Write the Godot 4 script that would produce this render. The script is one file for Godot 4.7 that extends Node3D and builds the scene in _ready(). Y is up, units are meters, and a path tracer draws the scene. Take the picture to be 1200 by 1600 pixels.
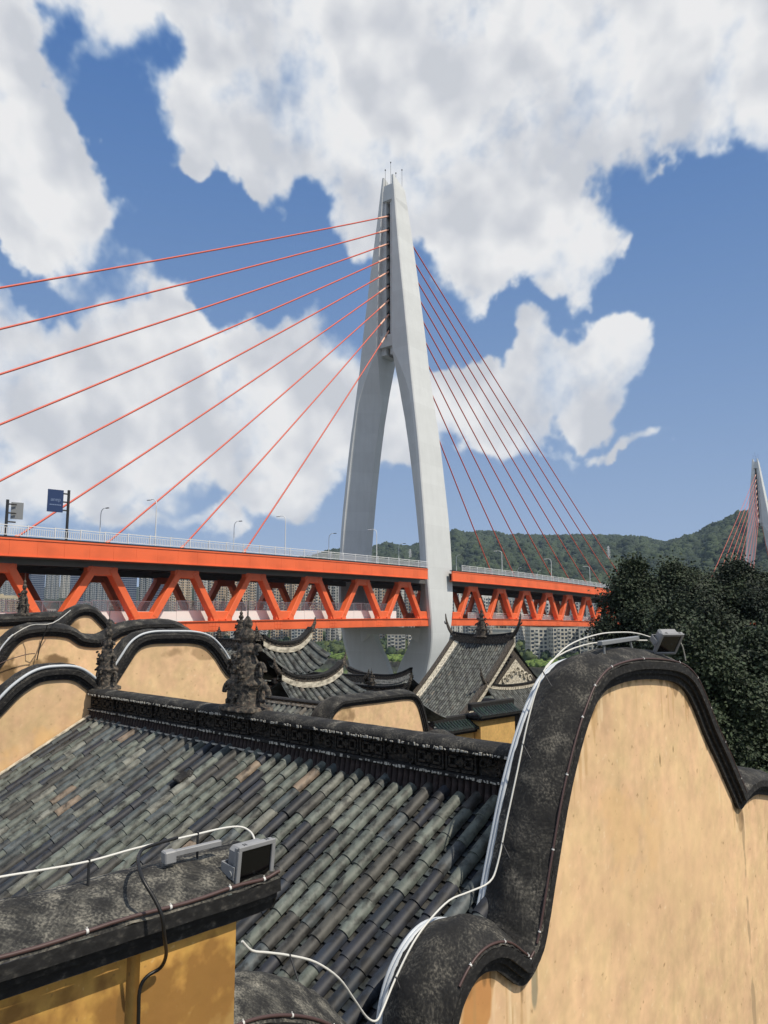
extends Node3D
# Units are metres. Heights in the builders are given relative to the eye (EYE above zero).
# Temple axes: u runs up the roof slopes (44.2 deg right of the view), v runs along the ridges (to the left and away).
# Bridge axes: s runs along the deck away from the viewer, p runs across it towards the viewer.
const EYE := 12.0
const TEMPLE_TURN := 45.8
const BRIDGE_TURN := 53.5
var UD := Vector3(sin(deg_to_rad(44.2)), 0, -cos(deg_to_rad(44.2)))
var VD := Vector3(-cos(deg_to_rad(44.2)), 0, -sin(deg_to_rad(44.2)))
var BD := Vector3(sin(deg_to_rad(36.5)), 0, -cos(deg_to_rad(36.5)))
var BP := Vector3(cos(deg_to_rad(36.5)), 0, sin(deg_to_rad(36.5)))
const PYLON := Vector3(2.3, 0, -171.0)
var ou := 0.0
var ov := 0.0
var oy := 0.0
var M := {}
var taken := {}
var rng := RandomNumberGenerator.new()
var fbm := FastNoiseLite.new()

# ---------------------------------------------------------------- mesh builder
class MB:
	var v := PackedVector3Array()
	var n := PackedVector3Array()
	var c := PackedColorArray()
	var t := PackedVector2Array()
	var col := Color(1, 1, 1)
	func vert(p: Vector3, nn: Vector3, uv := Vector2.ZERO) -> void:
		v.append(p); n.append(nn); c.append(col); t.append(uv)
	func tri(a: Vector3, b: Vector3, d: Vector3) -> void:
		var nn := (d - a).cross(b - a).normalized()
		vert(a, nn); vert(b, nn); vert(d, nn)
	func quad(a: Vector3, b: Vector3, d: Vector3, e: Vector3) -> void:
		tri(a, b, d); tri(a, d, e)
	func box(o: Vector3, x: Vector3, y: Vector3, z: Vector3) -> void:
		# o is the centre; x, y, z are half extents as vectors
		var p := []
		for i in 8:
			p.append(o + x * (1.0 if i & 1 else -1.0) + y * (1.0 if i & 2 else -1.0) + z * (1.0 if i & 4 else -1.0))
		quad(p[0], p[2], p[3], p[1]); quad(p[4], p[5], p[7], p[6])
		quad(p[0], p[4], p[6], p[2]); quad(p[1], p[3], p[7], p[5])
		quad(p[2], p[6], p[7], p[3]); quad(p[0], p[1], p[5], p[4])
	func abox(a: Vector3, b: Vector3) -> void:
		var h := (b - a) * 0.5
		box((a + b) * 0.5, Vector3(h.x, 0, 0), Vector3(0, h.y, 0), Vector3(0, 0, h.z))
	func bbox(o: Vector3, x: Vector3, y: Vector3, z: Vector3, e: float) -> void:
		# box with chamfered edges of e metres
		var ax := [x, y, z]
		var un := [x.normalized(), y.normalized(), z.normalized()]
		for k in 3:
			var i := (k + 1) % 3
			var j := (k + 2) % 3
			for s in [-1.0, 1.0]:
				var f: Vector3 = o + ax[k] * s
				var a: Vector3 = ax[i] - un[i] * e
				var b: Vector3 = ax[j] - un[j] * e
				face(f - a - b, f + a - b, f + a + b, f - a + b, o)
			for s in [-1.0, 1.0]:
				for r in [-1.0, 1.0]:
					var l: Vector3 = ax[k] - un[k] * e
					var f1: Vector3 = o + ax[i] * s + (ax[j] - un[j] * e) * r
					var f2: Vector3 = o + (ax[i] - un[i] * e) * s + ax[j] * r
					face(f1 - l, f1 + l, f2 + l, f2 - l, o)
		for s in [-1.0, 1.0]:
			for r in [-1.0, 1.0]:
				for q in [-1.0, 1.0]:
					var a: Vector3 = o + x * s + (y - un[1] * e) * r + (z - un[2] * e) * q
					var b: Vector3 = o + (x - un[0] * e) * s + y * r + (z - un[2] * e) * q
					var d: Vector3 = o + (x - un[0] * e) * s + (y - un[1] * e) * r + z * q
					if (d - a).cross(b - a).dot(a - o) > 0: tri(a, b, d)
					else: tri(a, d, b)
	func face(a: Vector3, b: Vector3, d: Vector3, e: Vector3, inside: Vector3) -> void:
		if (d - a).cross(b - a).dot((a + d) * 0.5 - inside) > 0: quad(a, b, d, e)
		else: quad(a, e, d, b)
	func grid(rows: Array, uvs: Array = []) -> void:
		# smooth sheet through rows of points
		var m := rows.size()
		var k: int = rows[0].size()
		var nr := []
		for i in m:
			var line := PackedVector3Array()
			for j in k:
				var di: Vector3 = rows[mini(i + 1, m - 1)][j] - rows[maxi(i - 1, 0)][j]
				var dj: Vector3 = rows[i][mini(j + 1, k - 1)] - rows[i][maxi(j - 1, 0)]
				if j == 0 or j == k - 1:
					if rows[i][0].distance_squared_to(rows[i][k - 1]) < 1e-8 and k > 3:
						dj = rows[i][1] - rows[i][k - 2]
				line.append(dj.cross(di).normalized())
			nr.append(line)
		for i in m - 1:
			for j in k - 1:
				for q in [[0, 0], [1, 0], [1, 1], [0, 0], [1, 1], [0, 1]]:
					var a: int = i + q[0]
					var b: int = j + q[1]
					vert(rows[a][b], nr[a][b], uvs[a][b] if uvs.size() else Vector2.ZERO)
	func tube(pts: Array, r0: float, sides := 8, r1 := -1.0, capped := true) -> void:
		if r1 < 0: r1 = r0
		var m := pts.size()
		var rows := []
		var up := Vector3.UP
		for i in m:
			var d: Vector3 = (pts[mini(i + 1, m - 1)] - pts[maxi(i - 1, 0)]).normalized()
			if absf(d.dot(up)) > 0.95: up = Vector3(0.3, 0, 1).normalized()
			var sx := d.cross(up).normalized()
			var sy := sx.cross(d).normalized()
			up = sy
			var r := lerpf(r0, r1, float(i) / maxf(1, m - 1))
			var line := PackedVector3Array()
			for j in sides + 1:
				var a := TAU * j / sides
				line.append(pts[i] + (sx * cos(a) + sy * sin(a)) * r)
			rows.append(line)
		grid(rows)
		if capped:
			for j in sides:
				tri(pts[0], rows[0][j], rows[0][j + 1])
				tri(pts[m - 1], rows[m - 1][j + 1], rows[m - 1][j])
	func lathe(o: Vector3, prof: Array, sides := 12, squash := Vector2.ONE) -> void:
		var rows := []
		for q in prof:
			var line := PackedVector3Array()
			for j in sides + 1:
				var a := TAU * j / sides
				line.append(o + Vector3(cos(a) * q.x * squash.x, q.y, sin(a) * q.x * squash.y))
			rows.append(line)
		grid(rows)
	func mesh() -> ArrayMesh:
		var a := []
		a.resize(Mesh.ARRAY_MAX)
		a[Mesh.ARRAY_VERTEX] = v
		a[Mesh.ARRAY_NORMAL] = n
		a[Mesh.ARRAY_COLOR] = c
		a[Mesh.ARRAY_TEX_UV] = t
		var m := ArrayMesh.new()
		m.add_surface_from_arrays(Mesh.PRIMITIVE_TRIANGLES, a)
		return m

# ---------------------------------------------------------------- scene helpers
func numbered(s: String) -> String:
	if not taken.has(s):
		taken[s] = 0
		return s
	taken[s] += 1
	return "%s_%03d" % [s, taken[s]]
func tag(o: Node, label: String, category: String, group := "", kind := "") -> Node:
	if label: o.set_meta("label", label)
	if category: o.set_meta("category", category)
	if group: o.set_meta("group", group)
	if kind: o.set_meta("kind", kind)
	return o
func part(parent: Node, called: String, mb: MB, m: Material) -> MeshInstance3D:
	return put(parent, called, mb.mesh(), m)
func put(parent: Node, called: String, mesh: Mesh, m: Material, xf := Transform3D.IDENTITY) -> MeshInstance3D:
	var o := MeshInstance3D.new()
	o.mesh = mesh
	o.material_override = m
	o.transform = xf
	if parent == self: o.name = numbered(called)
	else: o.name = called
	parent.add_child(o, true)
	return o
func thing(called: String, label: String, category: String, at: Vector3, turn := 0.0, group := "") -> Node3D:
	var o := Node3D.new()
	o.name = numbered(called)
	add_child(o)
	o.position = at
	o.rotation_degrees.y = turn
	tag(o, label, category, group)
	return o
func tp(u: float, v: float, y: float) -> Vector3:
	return UD * u + VD * v + Vector3(0, y + EYE, 0)
func temple(called: String, label: String, category: String, u: float, v: float, y: float, group := "") -> Node3D:
	ou = u; ov = v; oy = y
	return thing(called, label, category, tp(u, v, y), TEMPLE_TURN, group)
func L(u: float, v: float, y: float) -> Vector3:
	return Vector3(u - ou, y - oy, ov - v)
func B(s: float, p: float, y: float) -> Vector3:
	return PYLON + BD * s + BP * p + Vector3(0, y + EYE, 0)
func smooth2(pts: Array, per: int) -> Array:
	var out := []
	for i in pts.size() - 1:
		var a: Vector2 = pts[maxi(i - 1, 0)]
		var b: Vector2 = pts[i]
		var c: Vector2 = pts[i + 1]
		var d: Vector2 = pts[mini(i + 2, pts.size() - 1)]
		for k in per:
			out.append(b.cubic_interpolate(c, a, d, float(k) / per))
	out.append(pts[pts.size() - 1])
	return out
func smooth3(pts: Array, per: int) -> Array:
	var out := []
	for i in pts.size() - 1:
		var a: Vector3 = pts[maxi(i - 1, 0)]
		var b: Vector3 = pts[i]
		var c: Vector3 = pts[i + 1]
		var d: Vector3 = pts[mini(i + 2, pts.size() - 1)]
		for k in per:
			out.append(b.cubic_interpolate(c, a, d, float(k) / per))
	out.append(pts[pts.size() - 1])
	return out
func v2(a: Array) -> Array:
	var out := []
	for q in a: out.append(Vector2(q[0], q[1]))
	return out

# ---------------------------------------------------------------- materials
func noise(seed_: int, freq: float, oct := 4, kind := FastNoiseLite.TYPE_SIMPLEX_SMOOTH) -> FastNoiseLite:
	var f := FastNoiseLite.new()
	f.seed = seed_
	f.noise_type = kind
	f.frequency = freq
	f.fractal_type = FastNoiseLite.FRACTAL_FBM
	f.fractal_octaves = oct
	return f
func ramp_tex(f: FastNoiseLite, stops: Array, size := 512) -> ImageTexture:
	var g := Gradient.new()
	var offs := PackedFloat32Array()
	var cols := PackedColorArray()
	for s in stops:
		offs.append(s[0]); cols.append(s[1])
	g.offsets = offs
	g.colors = cols
	var lut := PackedByteArray()
	for i in 256:
		var c := g.sample(i / 255.0)
		lut.append(c.r8); lut.append(c.g8); lut.append(c.b8)
	var src := f.get_seamless_image(size, size).get_data()
	var out := PackedByteArray()
	out.resize(size * size * 3)
	for i in size * size:
		var k := src[i] * 3
		out[i * 3] = lut[k]
		out[i * 3 + 1] = lut[k + 1]
		out[i * 3 + 2] = lut[k + 2]
	var im := Image.create_from_data(size, size, false, Image.FORMAT_RGB8, out)
	im.generate_mipmaps()
	return ImageTexture.create_from_image(im)
func mixed_tex(f1: FastNoiseLite, f2: FastNoiseLite, share: float, stops: Array, size := 512) -> ImageTexture:
	var a := f1.get_seamless_image(size, size).get_data()
	var b := f2.get_seamless_image(size, size).get_data()
	var g := Gradient.new()
	var offs := PackedFloat32Array()
	var cols := PackedColorArray()
	for s in stops:
		offs.append(s[0]); cols.append(s[1])
	g.offsets = offs
	g.colors = cols
	var lut := PackedByteArray()
	for i in 256:
		var c := g.sample(i / 255.0)
		lut.append(c.r8); lut.append(c.g8); lut.append(c.b8)
	var out := PackedByteArray()
	out.resize(size * size * 3)
	for i in size * size:
		var k := clampi(int(a[i] * share + b[i] * (1.0 - share)), 0, 255) * 3
		out[i * 3] = lut[k]
		out[i * 3 + 1] = lut[k + 1]
		out[i * 3 + 2] = lut[k + 2]
	var im := Image.create_from_data(size, size, false, Image.FORMAT_RGB8, out)
	im.generate_mipmaps()
	return ImageTexture.create_from_image(im)
func grey(x: float) -> Color: return Color(x, x, x)
func mat(albedo: Color, rough: float, tex: Texture2D = null, size := 1.0, relief: Texture2D = null, depth := 1.0, vcol := false, world := true) -> StandardMaterial3D:
	var m := StandardMaterial3D.new()
	m.albedo_color = albedo
	m.roughness = rough
	m.vertex_color_use_as_albedo = vcol
	if tex:
		m.albedo_texture = tex
	if relief:
		m.heightmap_enabled = true
		m.heightmap_texture = relief
		m.heightmap_scale = depth
	if tex or relief:
		m.uv1_triplanar = true
		m.uv1_world_triplanar = world
		m.uv1_scale = Vector3.ONE / size
	return m
func plaster(seed_: int, w: int, h: int, base: Color, stains: Array) -> ImageTexture:
	# limewash: drifting tone, trowel streaks, specks, and the listed stains [x, y, rx, ry, colour, strength, raggedness]
	var big := noise(seed_, 3.0 / w, 4)
	var mid := noise(seed_ + 1, 14.0 / w, 4)
	var streak := noise(seed_ + 2, 1.0, 4)
	var speck := noise(seed_ + 3, 50.0 / w, 3)
	var sp0 := noise(seed_ + 7, 40.0 / w, 4)
	var edge := noise(seed_ + 4, 9.0 / w, 5)
	var im := Image.create(w, h, false, Image.FORMAT_RGB8)
	for y in h:
		var near := []
		for s in stains:
			if absf(float(y) / h - s[1]) < 2.0 * s[3]: near.append(s)
		for x in w:
			var k := 1.0 + 0.08 * big.get_noise_2d(x, y) + 0.055 * mid.get_noise_2d(x, y) + 0.04 * streak.get_noise_2d(x * 26.0 / w, y * 5.0 / h) + 0.05 * sp0.get_noise_2d(x, y)
			var sp := speck.get_noise_2d(x, y)
			var c := Color(base.r * k, base.g * (k * 1.0 - 0.03 * mid.get_noise_2d(y, x)), base.b * (k * 1.04 - 0.04))
			if sp > 0.56: c = c.lerp(Color(0.45, 0.34, 0.22), (sp - 0.56) * 2.4)
			if sp < -0.5: c = c.lerp(Color(0.96, 0.89, 0.76), (-sp - 0.5) * 1.4)
			var fx := float(x) / w
			var fy := float(y) / h
			for s in near:
				var dx: float = (fx - s[0]) / s[2]
				var dy: float = (fy - s[1]) / s[3]
				var d := dx * dx + dy * dy
				if d < 4.0:
					var a := clampf((1.0 - d + s[6] * edge.get_noise_2d(x * 1.0, y * 1.0)) * 1.8, 0.0, 1.0) * float(s[5])
					if a > 0.0: c = c.lerp(s[4], a)
			im.set_pixel(x, y, c)
	im.generate_mipmaps()
	return ImageTexture.create_from_image(im)
func uvmat(tex: Texture2D, rough: float, relief: Texture2D = null, depth := 0.5) -> StandardMaterial3D:
	var m := StandardMaterial3D.new()
	m.albedo_texture = tex
	m.roughness = rough
	if relief:
		m.heightmap_enabled = true
		m.heightmap_texture = relief
		m.heightmap_scale = depth
	return m

func lift_tex() -> ImageTexture:
	# concrete cast in lifts: each with its own tone, a joint line, faint water runs
	var n := 512
	var cloud := noise(22, 0.012, 5)
	var run := noise(23, 0.05, 3)
	var im := Image.create(n, n, false, Image.FORMAT_RGB8)
	var tones := [0.0, -0.01, 0.008, -0.004, 0.01, -0.008]
	for y in n:
		var k := int(y * 6.0 / n)
		var edge := absf(y * 6.0 / n - k - 0.5)
		for x in n:
			var v: float = 0.815 + tones[k] + 0.025 * cloud.get_noise_2d(x, y) + 0.02 * run.get_noise_2d(x, y * 0.08)
			if edge > 0.49: v -= 0.02
			im.set_pixel(x, y, Color(v * 0.97, v * 0.99, v))
	im.generate_mipmaps()
	return ImageTexture.create_from_image(im)
func make_materials() -> void:
	var g := [[0.0, grey(0.0)], [1.0, grey(1.0)]]
	var bump_fine := ramp_tex(noise(5, 0.02, 5), g, 256)
	var bump_coarse := ramp_tex(noise(6, 0.012, 6), g, 512)
	M.bump = bump_fine
	# soot-black lime mortar of the copings, with paler lichen and worn patches
	var fine := noise(11, 0.07, 6)
	fine.fractal_gain = 0.65
	var soot := mixed_tex(noise(18, 0.006, 5), fine, 0.48, [[0.0, Color8(8, 8, 10)], [0.38, Color8(15, 15, 17)], [0.5, Color8(28, 28, 28)], [0.6, Color8(56, 55, 52)], [0.68, Color8(92, 89, 82)], [0.8, Color8(138, 133, 122)], [1.0, Color8(170, 164, 150)]], 1024)
	var pale_soot := mixed_tex(noise(28, 0.008, 5), fine, 0.5, [[0.0, Color8(12, 12, 13)], [0.38, Color8(24, 24, 25)], [0.48, Color8(46, 46, 44)], [0.56, Color8(80, 79, 74)], [0.66, Color8(116, 113, 104)], [0.8, Color8(150, 146, 134)], [1.0, Color8(176, 170, 156)]], 1024)
	M.soot_pale = mat(Color(1, 1, 1), 0.92, pale_soot, 1.5, bump_coarse, 3.0)
	M.soot = mat(Color(1, 1, 1), 0.9, soot, 2.3, bump_coarse, 3.5)
	var soot_dark := ramp_tex(noise(12, 0.035, 6), [[0.0, Color8(7, 7, 9)], [0.5, Color8(16, 16, 18)], [0.7, Color8(32, 32, 32)], [0.85, Color8(74, 72, 68)], [1.0, Color8(120, 116, 108)]], 512)
	M.soot_dark = mat(Color(1, 1, 1), 0.85, soot_dark, 1.1, bump_coarse, 1.5)
	var carved := ramp_tex(noise(13, 0.02, 5), [[0.0, Color8(16, 15, 15)], [0.4, Color8(36, 34, 32)], [0.54, Color8(70, 66, 60)], [0.66, Color8(116, 110, 98)], [0.76, Color8(84, 58, 46)], [0.86, Color8(140, 134, 120)], [1.0, Color8(172, 166, 150)]], 256)
	M.carved = mat(Color(1, 1, 1), 0.85, carved, 0.5, bump_fine, 1.5)
	var maroon := ramp_tex(noise(14, 0.02, 4), [[0.0, Color8(18, 13, 14)], [0.6, Color8(40, 30, 31)], [1.0, Color8(76, 64, 62)]], 256)
	M.frieze = mat(Color8(150, 146, 142), 0.85, carved, 0.35, bump_fine, 1.5)
	M.maroon = mat(Color(1, 1, 1), 0.8, maroon, 0.6, bump_fine, 0.8)
	var chip := ramp_tex(noise(15, 0.05, 4), [[0.0, Color8(90, 88, 84)], [0.5, Color8(176, 174, 166)], [1.0, Color8(222, 220, 212)]], 256)
	M.chip = mat(Color(1, 1, 1), 0.7, chip, 0.4)
	var lime := ramp_tex(noise(16, 0.02, 5), [[0.0, Color8(66, 63, 58)], [0.3, Color8(150, 144, 130)], [0.6, Color8(206, 199, 182)], [1.0, Color8(228, 222, 206)]], 256)
	M.lime = mat(Color(1, 1, 1), 0.9, lime, 0.9, bump_fine, 1.0)
	# roof tiles: the colour of each tile is in the vertices, the texture adds soot and bleached patches
	var tile_tex := mixed_tex(noise(17, 0.007, 3), noise(19, 0.04, 4), 0.75, [[0.0, grey(0.28)], [0.34, grey(0.42)], [0.46, grey(0.74)], [0.58, grey(0.95)], [1.0, grey(1.0)]], 512)
	M.tile = mat(Color(1, 1, 1), 0.6, tile_tex, 0.75, bump_fine, 0.15, true)
	M.tile_far = mat(Color(1, 1, 1), 0.7, tile_tex, 1.4, null, 1.0, true)
	M.glaze = mat(Color(1, 1, 1), 0.25, tile_tex, 0.5, null, 1.0, true)
	# bridge
	var paint := ramp_tex(noise(21, 0.008, 4), [[0.0, Color8(222, 222, 222)], [0.6, Color8(250, 250, 250)], [1.0, Color8(255, 255, 255)]], 256)
	M.orange = mat(Color8(238, 110, 64), 0.5, paint, 9.0)
	M.cable = mat(Color8(204, 92, 74), 0.5)
	M.sleeve = mat(Color8(226, 176, 156), 0.45)
	M.concrete = mat(Color(1, 1, 1), 0.75, lift_tex(), 27.0)
	M.white_metal = mat(Color8(214, 217, 220), 0.45)
	M.grey_metal = mat(Color8(128, 132, 136), 0.45)
	M.dark_metal = mat(Color8(38, 40, 44), 0.5)
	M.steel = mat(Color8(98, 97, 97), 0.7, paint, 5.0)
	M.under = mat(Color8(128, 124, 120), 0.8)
	M.asphalt = mat(Color8(62, 62, 64), 0.9)
	M.parapet = mat(Color8(226, 228, 228), 0.6)
	var pane := mat(Color(0.72, 0.78, 0.8, 0.22), 0.1)
	pane.transparency = BaseMaterial3D.TRANSPARENCY_ALPHA
	M.pane = pane
	M.blue_sign = mat(Color8(26, 52, 96), 0.5)
	M.sign_mark = mat(Color8(120, 140, 176), 0.5)
	# fittings
	M.conduit = mat(Color8(196, 202, 208), 0.5, paint, 0.7)
	M.cable_white = mat(Color8(205, 205, 200), 0.5)
	M.cable_brown = mat(Color8(72, 52, 50), 0.5)
	M.cable_black = mat(Color8(18, 18, 19), 0.45)
	M.clip = mat(Color8(200, 200, 198), 0.4)
	M.housing = mat(Color8(142, 144, 147), 0.45, paint, 0.3)
	M.lens = mat(Color8(7, 8, 10), 0.16)
	# land
	var soil := ramp_tex(noise(31, 0.01, 5), [[0.0, Color8(62, 60, 50)], [0.5, Color8(92, 90, 76)], [1.0, Color8(122, 118, 104)]], 512)
	M.soil = mat(Color(1, 1, 1), 0.95, soil, 30.0)
	M.quay = mat(Color8(138, 136, 128), 0.9, soot, 20.0)
	M.quay.albedo_texture = lime
	var water := mat(Color8(78, 86, 76), 0.08, null, 1.0, null, 1.0)
	M.water = water
	M.leaf_dark = mat(Color(1, 1, 1), 0.7, null, 1.0, null, 1.0, true)
	M.leaf_dark.backlight_enabled = true
	M.leaf_dark.backlight = Color(0.02, 0.05, 0.015)
	M.forest = mat(Color(1, 1, 1), 0.9, null, 1.0, null, 1.0, true)
	M.bark = mat(Color8(70, 60, 50), 0.95, soot, 0.8, bump_fine, 2.0)
	M.bark.albedo_texture = carved
	M.hill = mat(Color8(32, 48, 34), 0.95)
	M.glass_dark = mat(Color8(52, 62, 74), 0.2)
	M.glass_blue = mat(Color8(34, 48, 76), 0.2)
	var wall_tex := ramp_tex(noise(41, 0.01, 4), [[0.0, grey(0.82)], [1.0, grey(1.0)]], 256)
	for q in [["cream", Color8(196, 184, 156)], ["grey", Color8(158, 164, 168)], ["white", Color8(206, 206, 200)], ["beige", Color8(196, 178, 154)], ["glass", Color8(122, 132, 146)], ["lowwhite", Color8(208, 206, 198)], ["lowgrey", Color8(168, 166, 158)], ["midwhite", Color8(202, 198, 186)], ["midgrey", Color8(176, 170, 158)]]:
		M["wall_" + q[0]] = mat(q[1], 0.8, wall_tex, 22.0)

# ---------------------------------------------------------------- sky
func make_sky() -> ImageTexture:
	# air and clouds by azimuth (right of the view) and elevation, in degrees
	var W := 4096
	var H := 2048
	var puffs := [
		[-26.0, 31.0, 5.5, 4.0, 1.0], [-25.5, 27.0, 6.5, 4.0, 1.2], [-21.8, 25.2, 4.0, 2.6, 1.1], [-29.0, 36.5, 3.5, 3.0, 0.7],
		[1.5, 39.0, 24.0, 6.5, 1.6], [-12.0, 38.0, 11.5, 5.0, 0.9], [14.0, 36.5, 15.0, 7.5, 1.3], [3.5, 32.0, 7.5, 5.0, 1.1], [13.0, 29.3, 8.0, 4.2, 1.1], [12.6, 25.4, 5.0, 3.2, 1.2],
		[26.5, 37.5, 7.0, 5.5, 1.0], [24.5, 33.0, 3.0, 1.8, 0.8], [-3.2, 29.6, 2.4, 2.2, 0.7], [-14.2, 33.6, 2.4, 2.0, 0.8], [-9.0, 33.0, 3.0, 2.2, 0.6],
		[30.0, 30.5, 2.5, 2.0, 0.7], [16.2, 22.9, 1.0, 0.6, 0.6], [34.0, 40.0, 8.0, 5.0, 0.9], [-38.0, 28.0, 7.0, 5.0, 0.9],
		[-22.0, 18.0, 12.0, 3.6, 1.0], [-12.0, 20.5, 8.5, 2.6, 1.0], [-26.0, 14.0, 10.0, 3.2, 0.9], [-14.0, 15.0, 10.0, 4.0, 1.0], [-6.0, 16.0, 7.0, 4.0, 0.9], [-20.0, 10.8, 9.0, 1.9, 0.9], [-5.0, 12.2, 6.0, 2.0, 0.6], [2.5, 13.4, 5.0, 2.2, 0.8],
		[9.5, 16.6, 8.0, 3.6, 1.8], [15.0, 18.0, 5.0, 2.4, 1.6], [7.0, 14.5, 5.5, 2.4, 1.0], [12.0, 14.2, 3.6, 1.4, 0.6],
		[-7.7, 9.4, 2.9, 1.2, 1.4], [-9.4, 7.3, 1.8, 0.7, 1.3], [-14.0, 6.6, 4.0, 0.8, 1.0], [-22.5, 8.0, 6.5, 1.2, 1.0], [-27.0, 6.0, 4.0, 0.8, 0.6], [18.2, 11.6, 3.0, 0.55, 1.3], [21.0, 10.4, 4.0, 0.35, 0.3], [1.0, 8.8, 3.0, 0.5, 0.35],
		[-6.0, 24.5, 7.0, 2.6, -0.75], [-24.8, 36.0, 2.6, 2.2, -1.1], [-20.5, 31.8, 2.6, 3.0, -1.1], [-16.5, 28.5, 4.0, 3.0, -0.9], [22.0, 25.5, 5.5, 5.0, -1.1], [27.5, 17.0, 6.0, 5.5, -1.0], [-18.5, 35.0, 2.5, 6.0, -0.9], [18.6, 37.6, 1.1, 1.2, -0.35], [6.5, 21.5, 4.0, 1.6, -0.7], [-9.0, 28.0, 3.0, 2.0, -0.6], [-26.0, 22.5, 5.5, 1.1, -1.3], [9.0, 22.6, 6.0, 1.0, -0.8], [-19.5, 24.6, 2.5, 1.6, -0.7], [14.0, 9.0, 12.0, 2.4, -0.6]]
	var gw := 240
	var gh := 120
	var field := Image.create(gw, gh, false, Image.FORMAT_RF)   # azimuth -45..45, elevation 0..45
	for y in gh:
		for x in gw:
			var az := -45.0 + 90.0 * (x + 0.5) / gw
			var el := 45.0 - 45.0 * (y + 0.5) / gh
			var s := 0.0
			var less := 0.0
			for q in puffs:
				var dx: float = (az - q[0]) / q[2]
				var dy: float = (el - q[1]) / q[3]
				var d := dx * dx + dy * dy
				if d < 3.0:
					var add := float(q[4]) * (1.0 - d / 3.0) * (1.0 - d / 3.0)
					if add > 0.0: s += add
					else: less += add
			field.set_pixel(x, y, Color(minf(s, 1.0) + less, 0, 0))
	var wx0 := int(W * (0.5 - 34.0 / 360.0))
	var wx1 := int(W * (0.5 + 34.0 / 360.0))
	var fw := int(round(W * 90.0 / 360.0))
	var fh := int(round(H * 45.0 / 180.0))
	var low := sky_patch(field, 1024, 512, 0, 1024, 0, 300)
	field.resize(fw, fh, Image.INTERPOLATE_CUBIC)
	var full := Image.create(1024, 512, false, Image.FORMAT_RGB8)
	full.fill(Color(0.36, 0.37, 0.34))
	full.blit_rect(low, Rect2i(0, 0, 1024, 300), Vector2i(0, 0))
	full.resize(W, H, Image.INTERPOLATE_CUBIC)
	var y0 := int(H * (90.0 - 44.0) / 180.0)
	var y1 := int(H * (90.0 + 1.0) / 180.0)
	var near := sky_patch(field, W, H, wx0, wx1, y0, y1)
	full.blit_rect(near, Rect2i(0, 0, wx1 - wx0, y1 - y0), Vector2i(wx0, y0))
	# the panorama begins straight ahead and runs to the right
	var turned := Image.create(W, H, false, Image.FORMAT_RGB8)
	turned.blit_rect(full, Rect2i(W / 2, 0, W / 2, H), Vector2i(0, 0))
	turned.blit_rect(full, Rect2i(0, 0, W / 2, H), Vector2i(W / 2, 0))
	return ImageTexture.create_from_image(turned)
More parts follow.
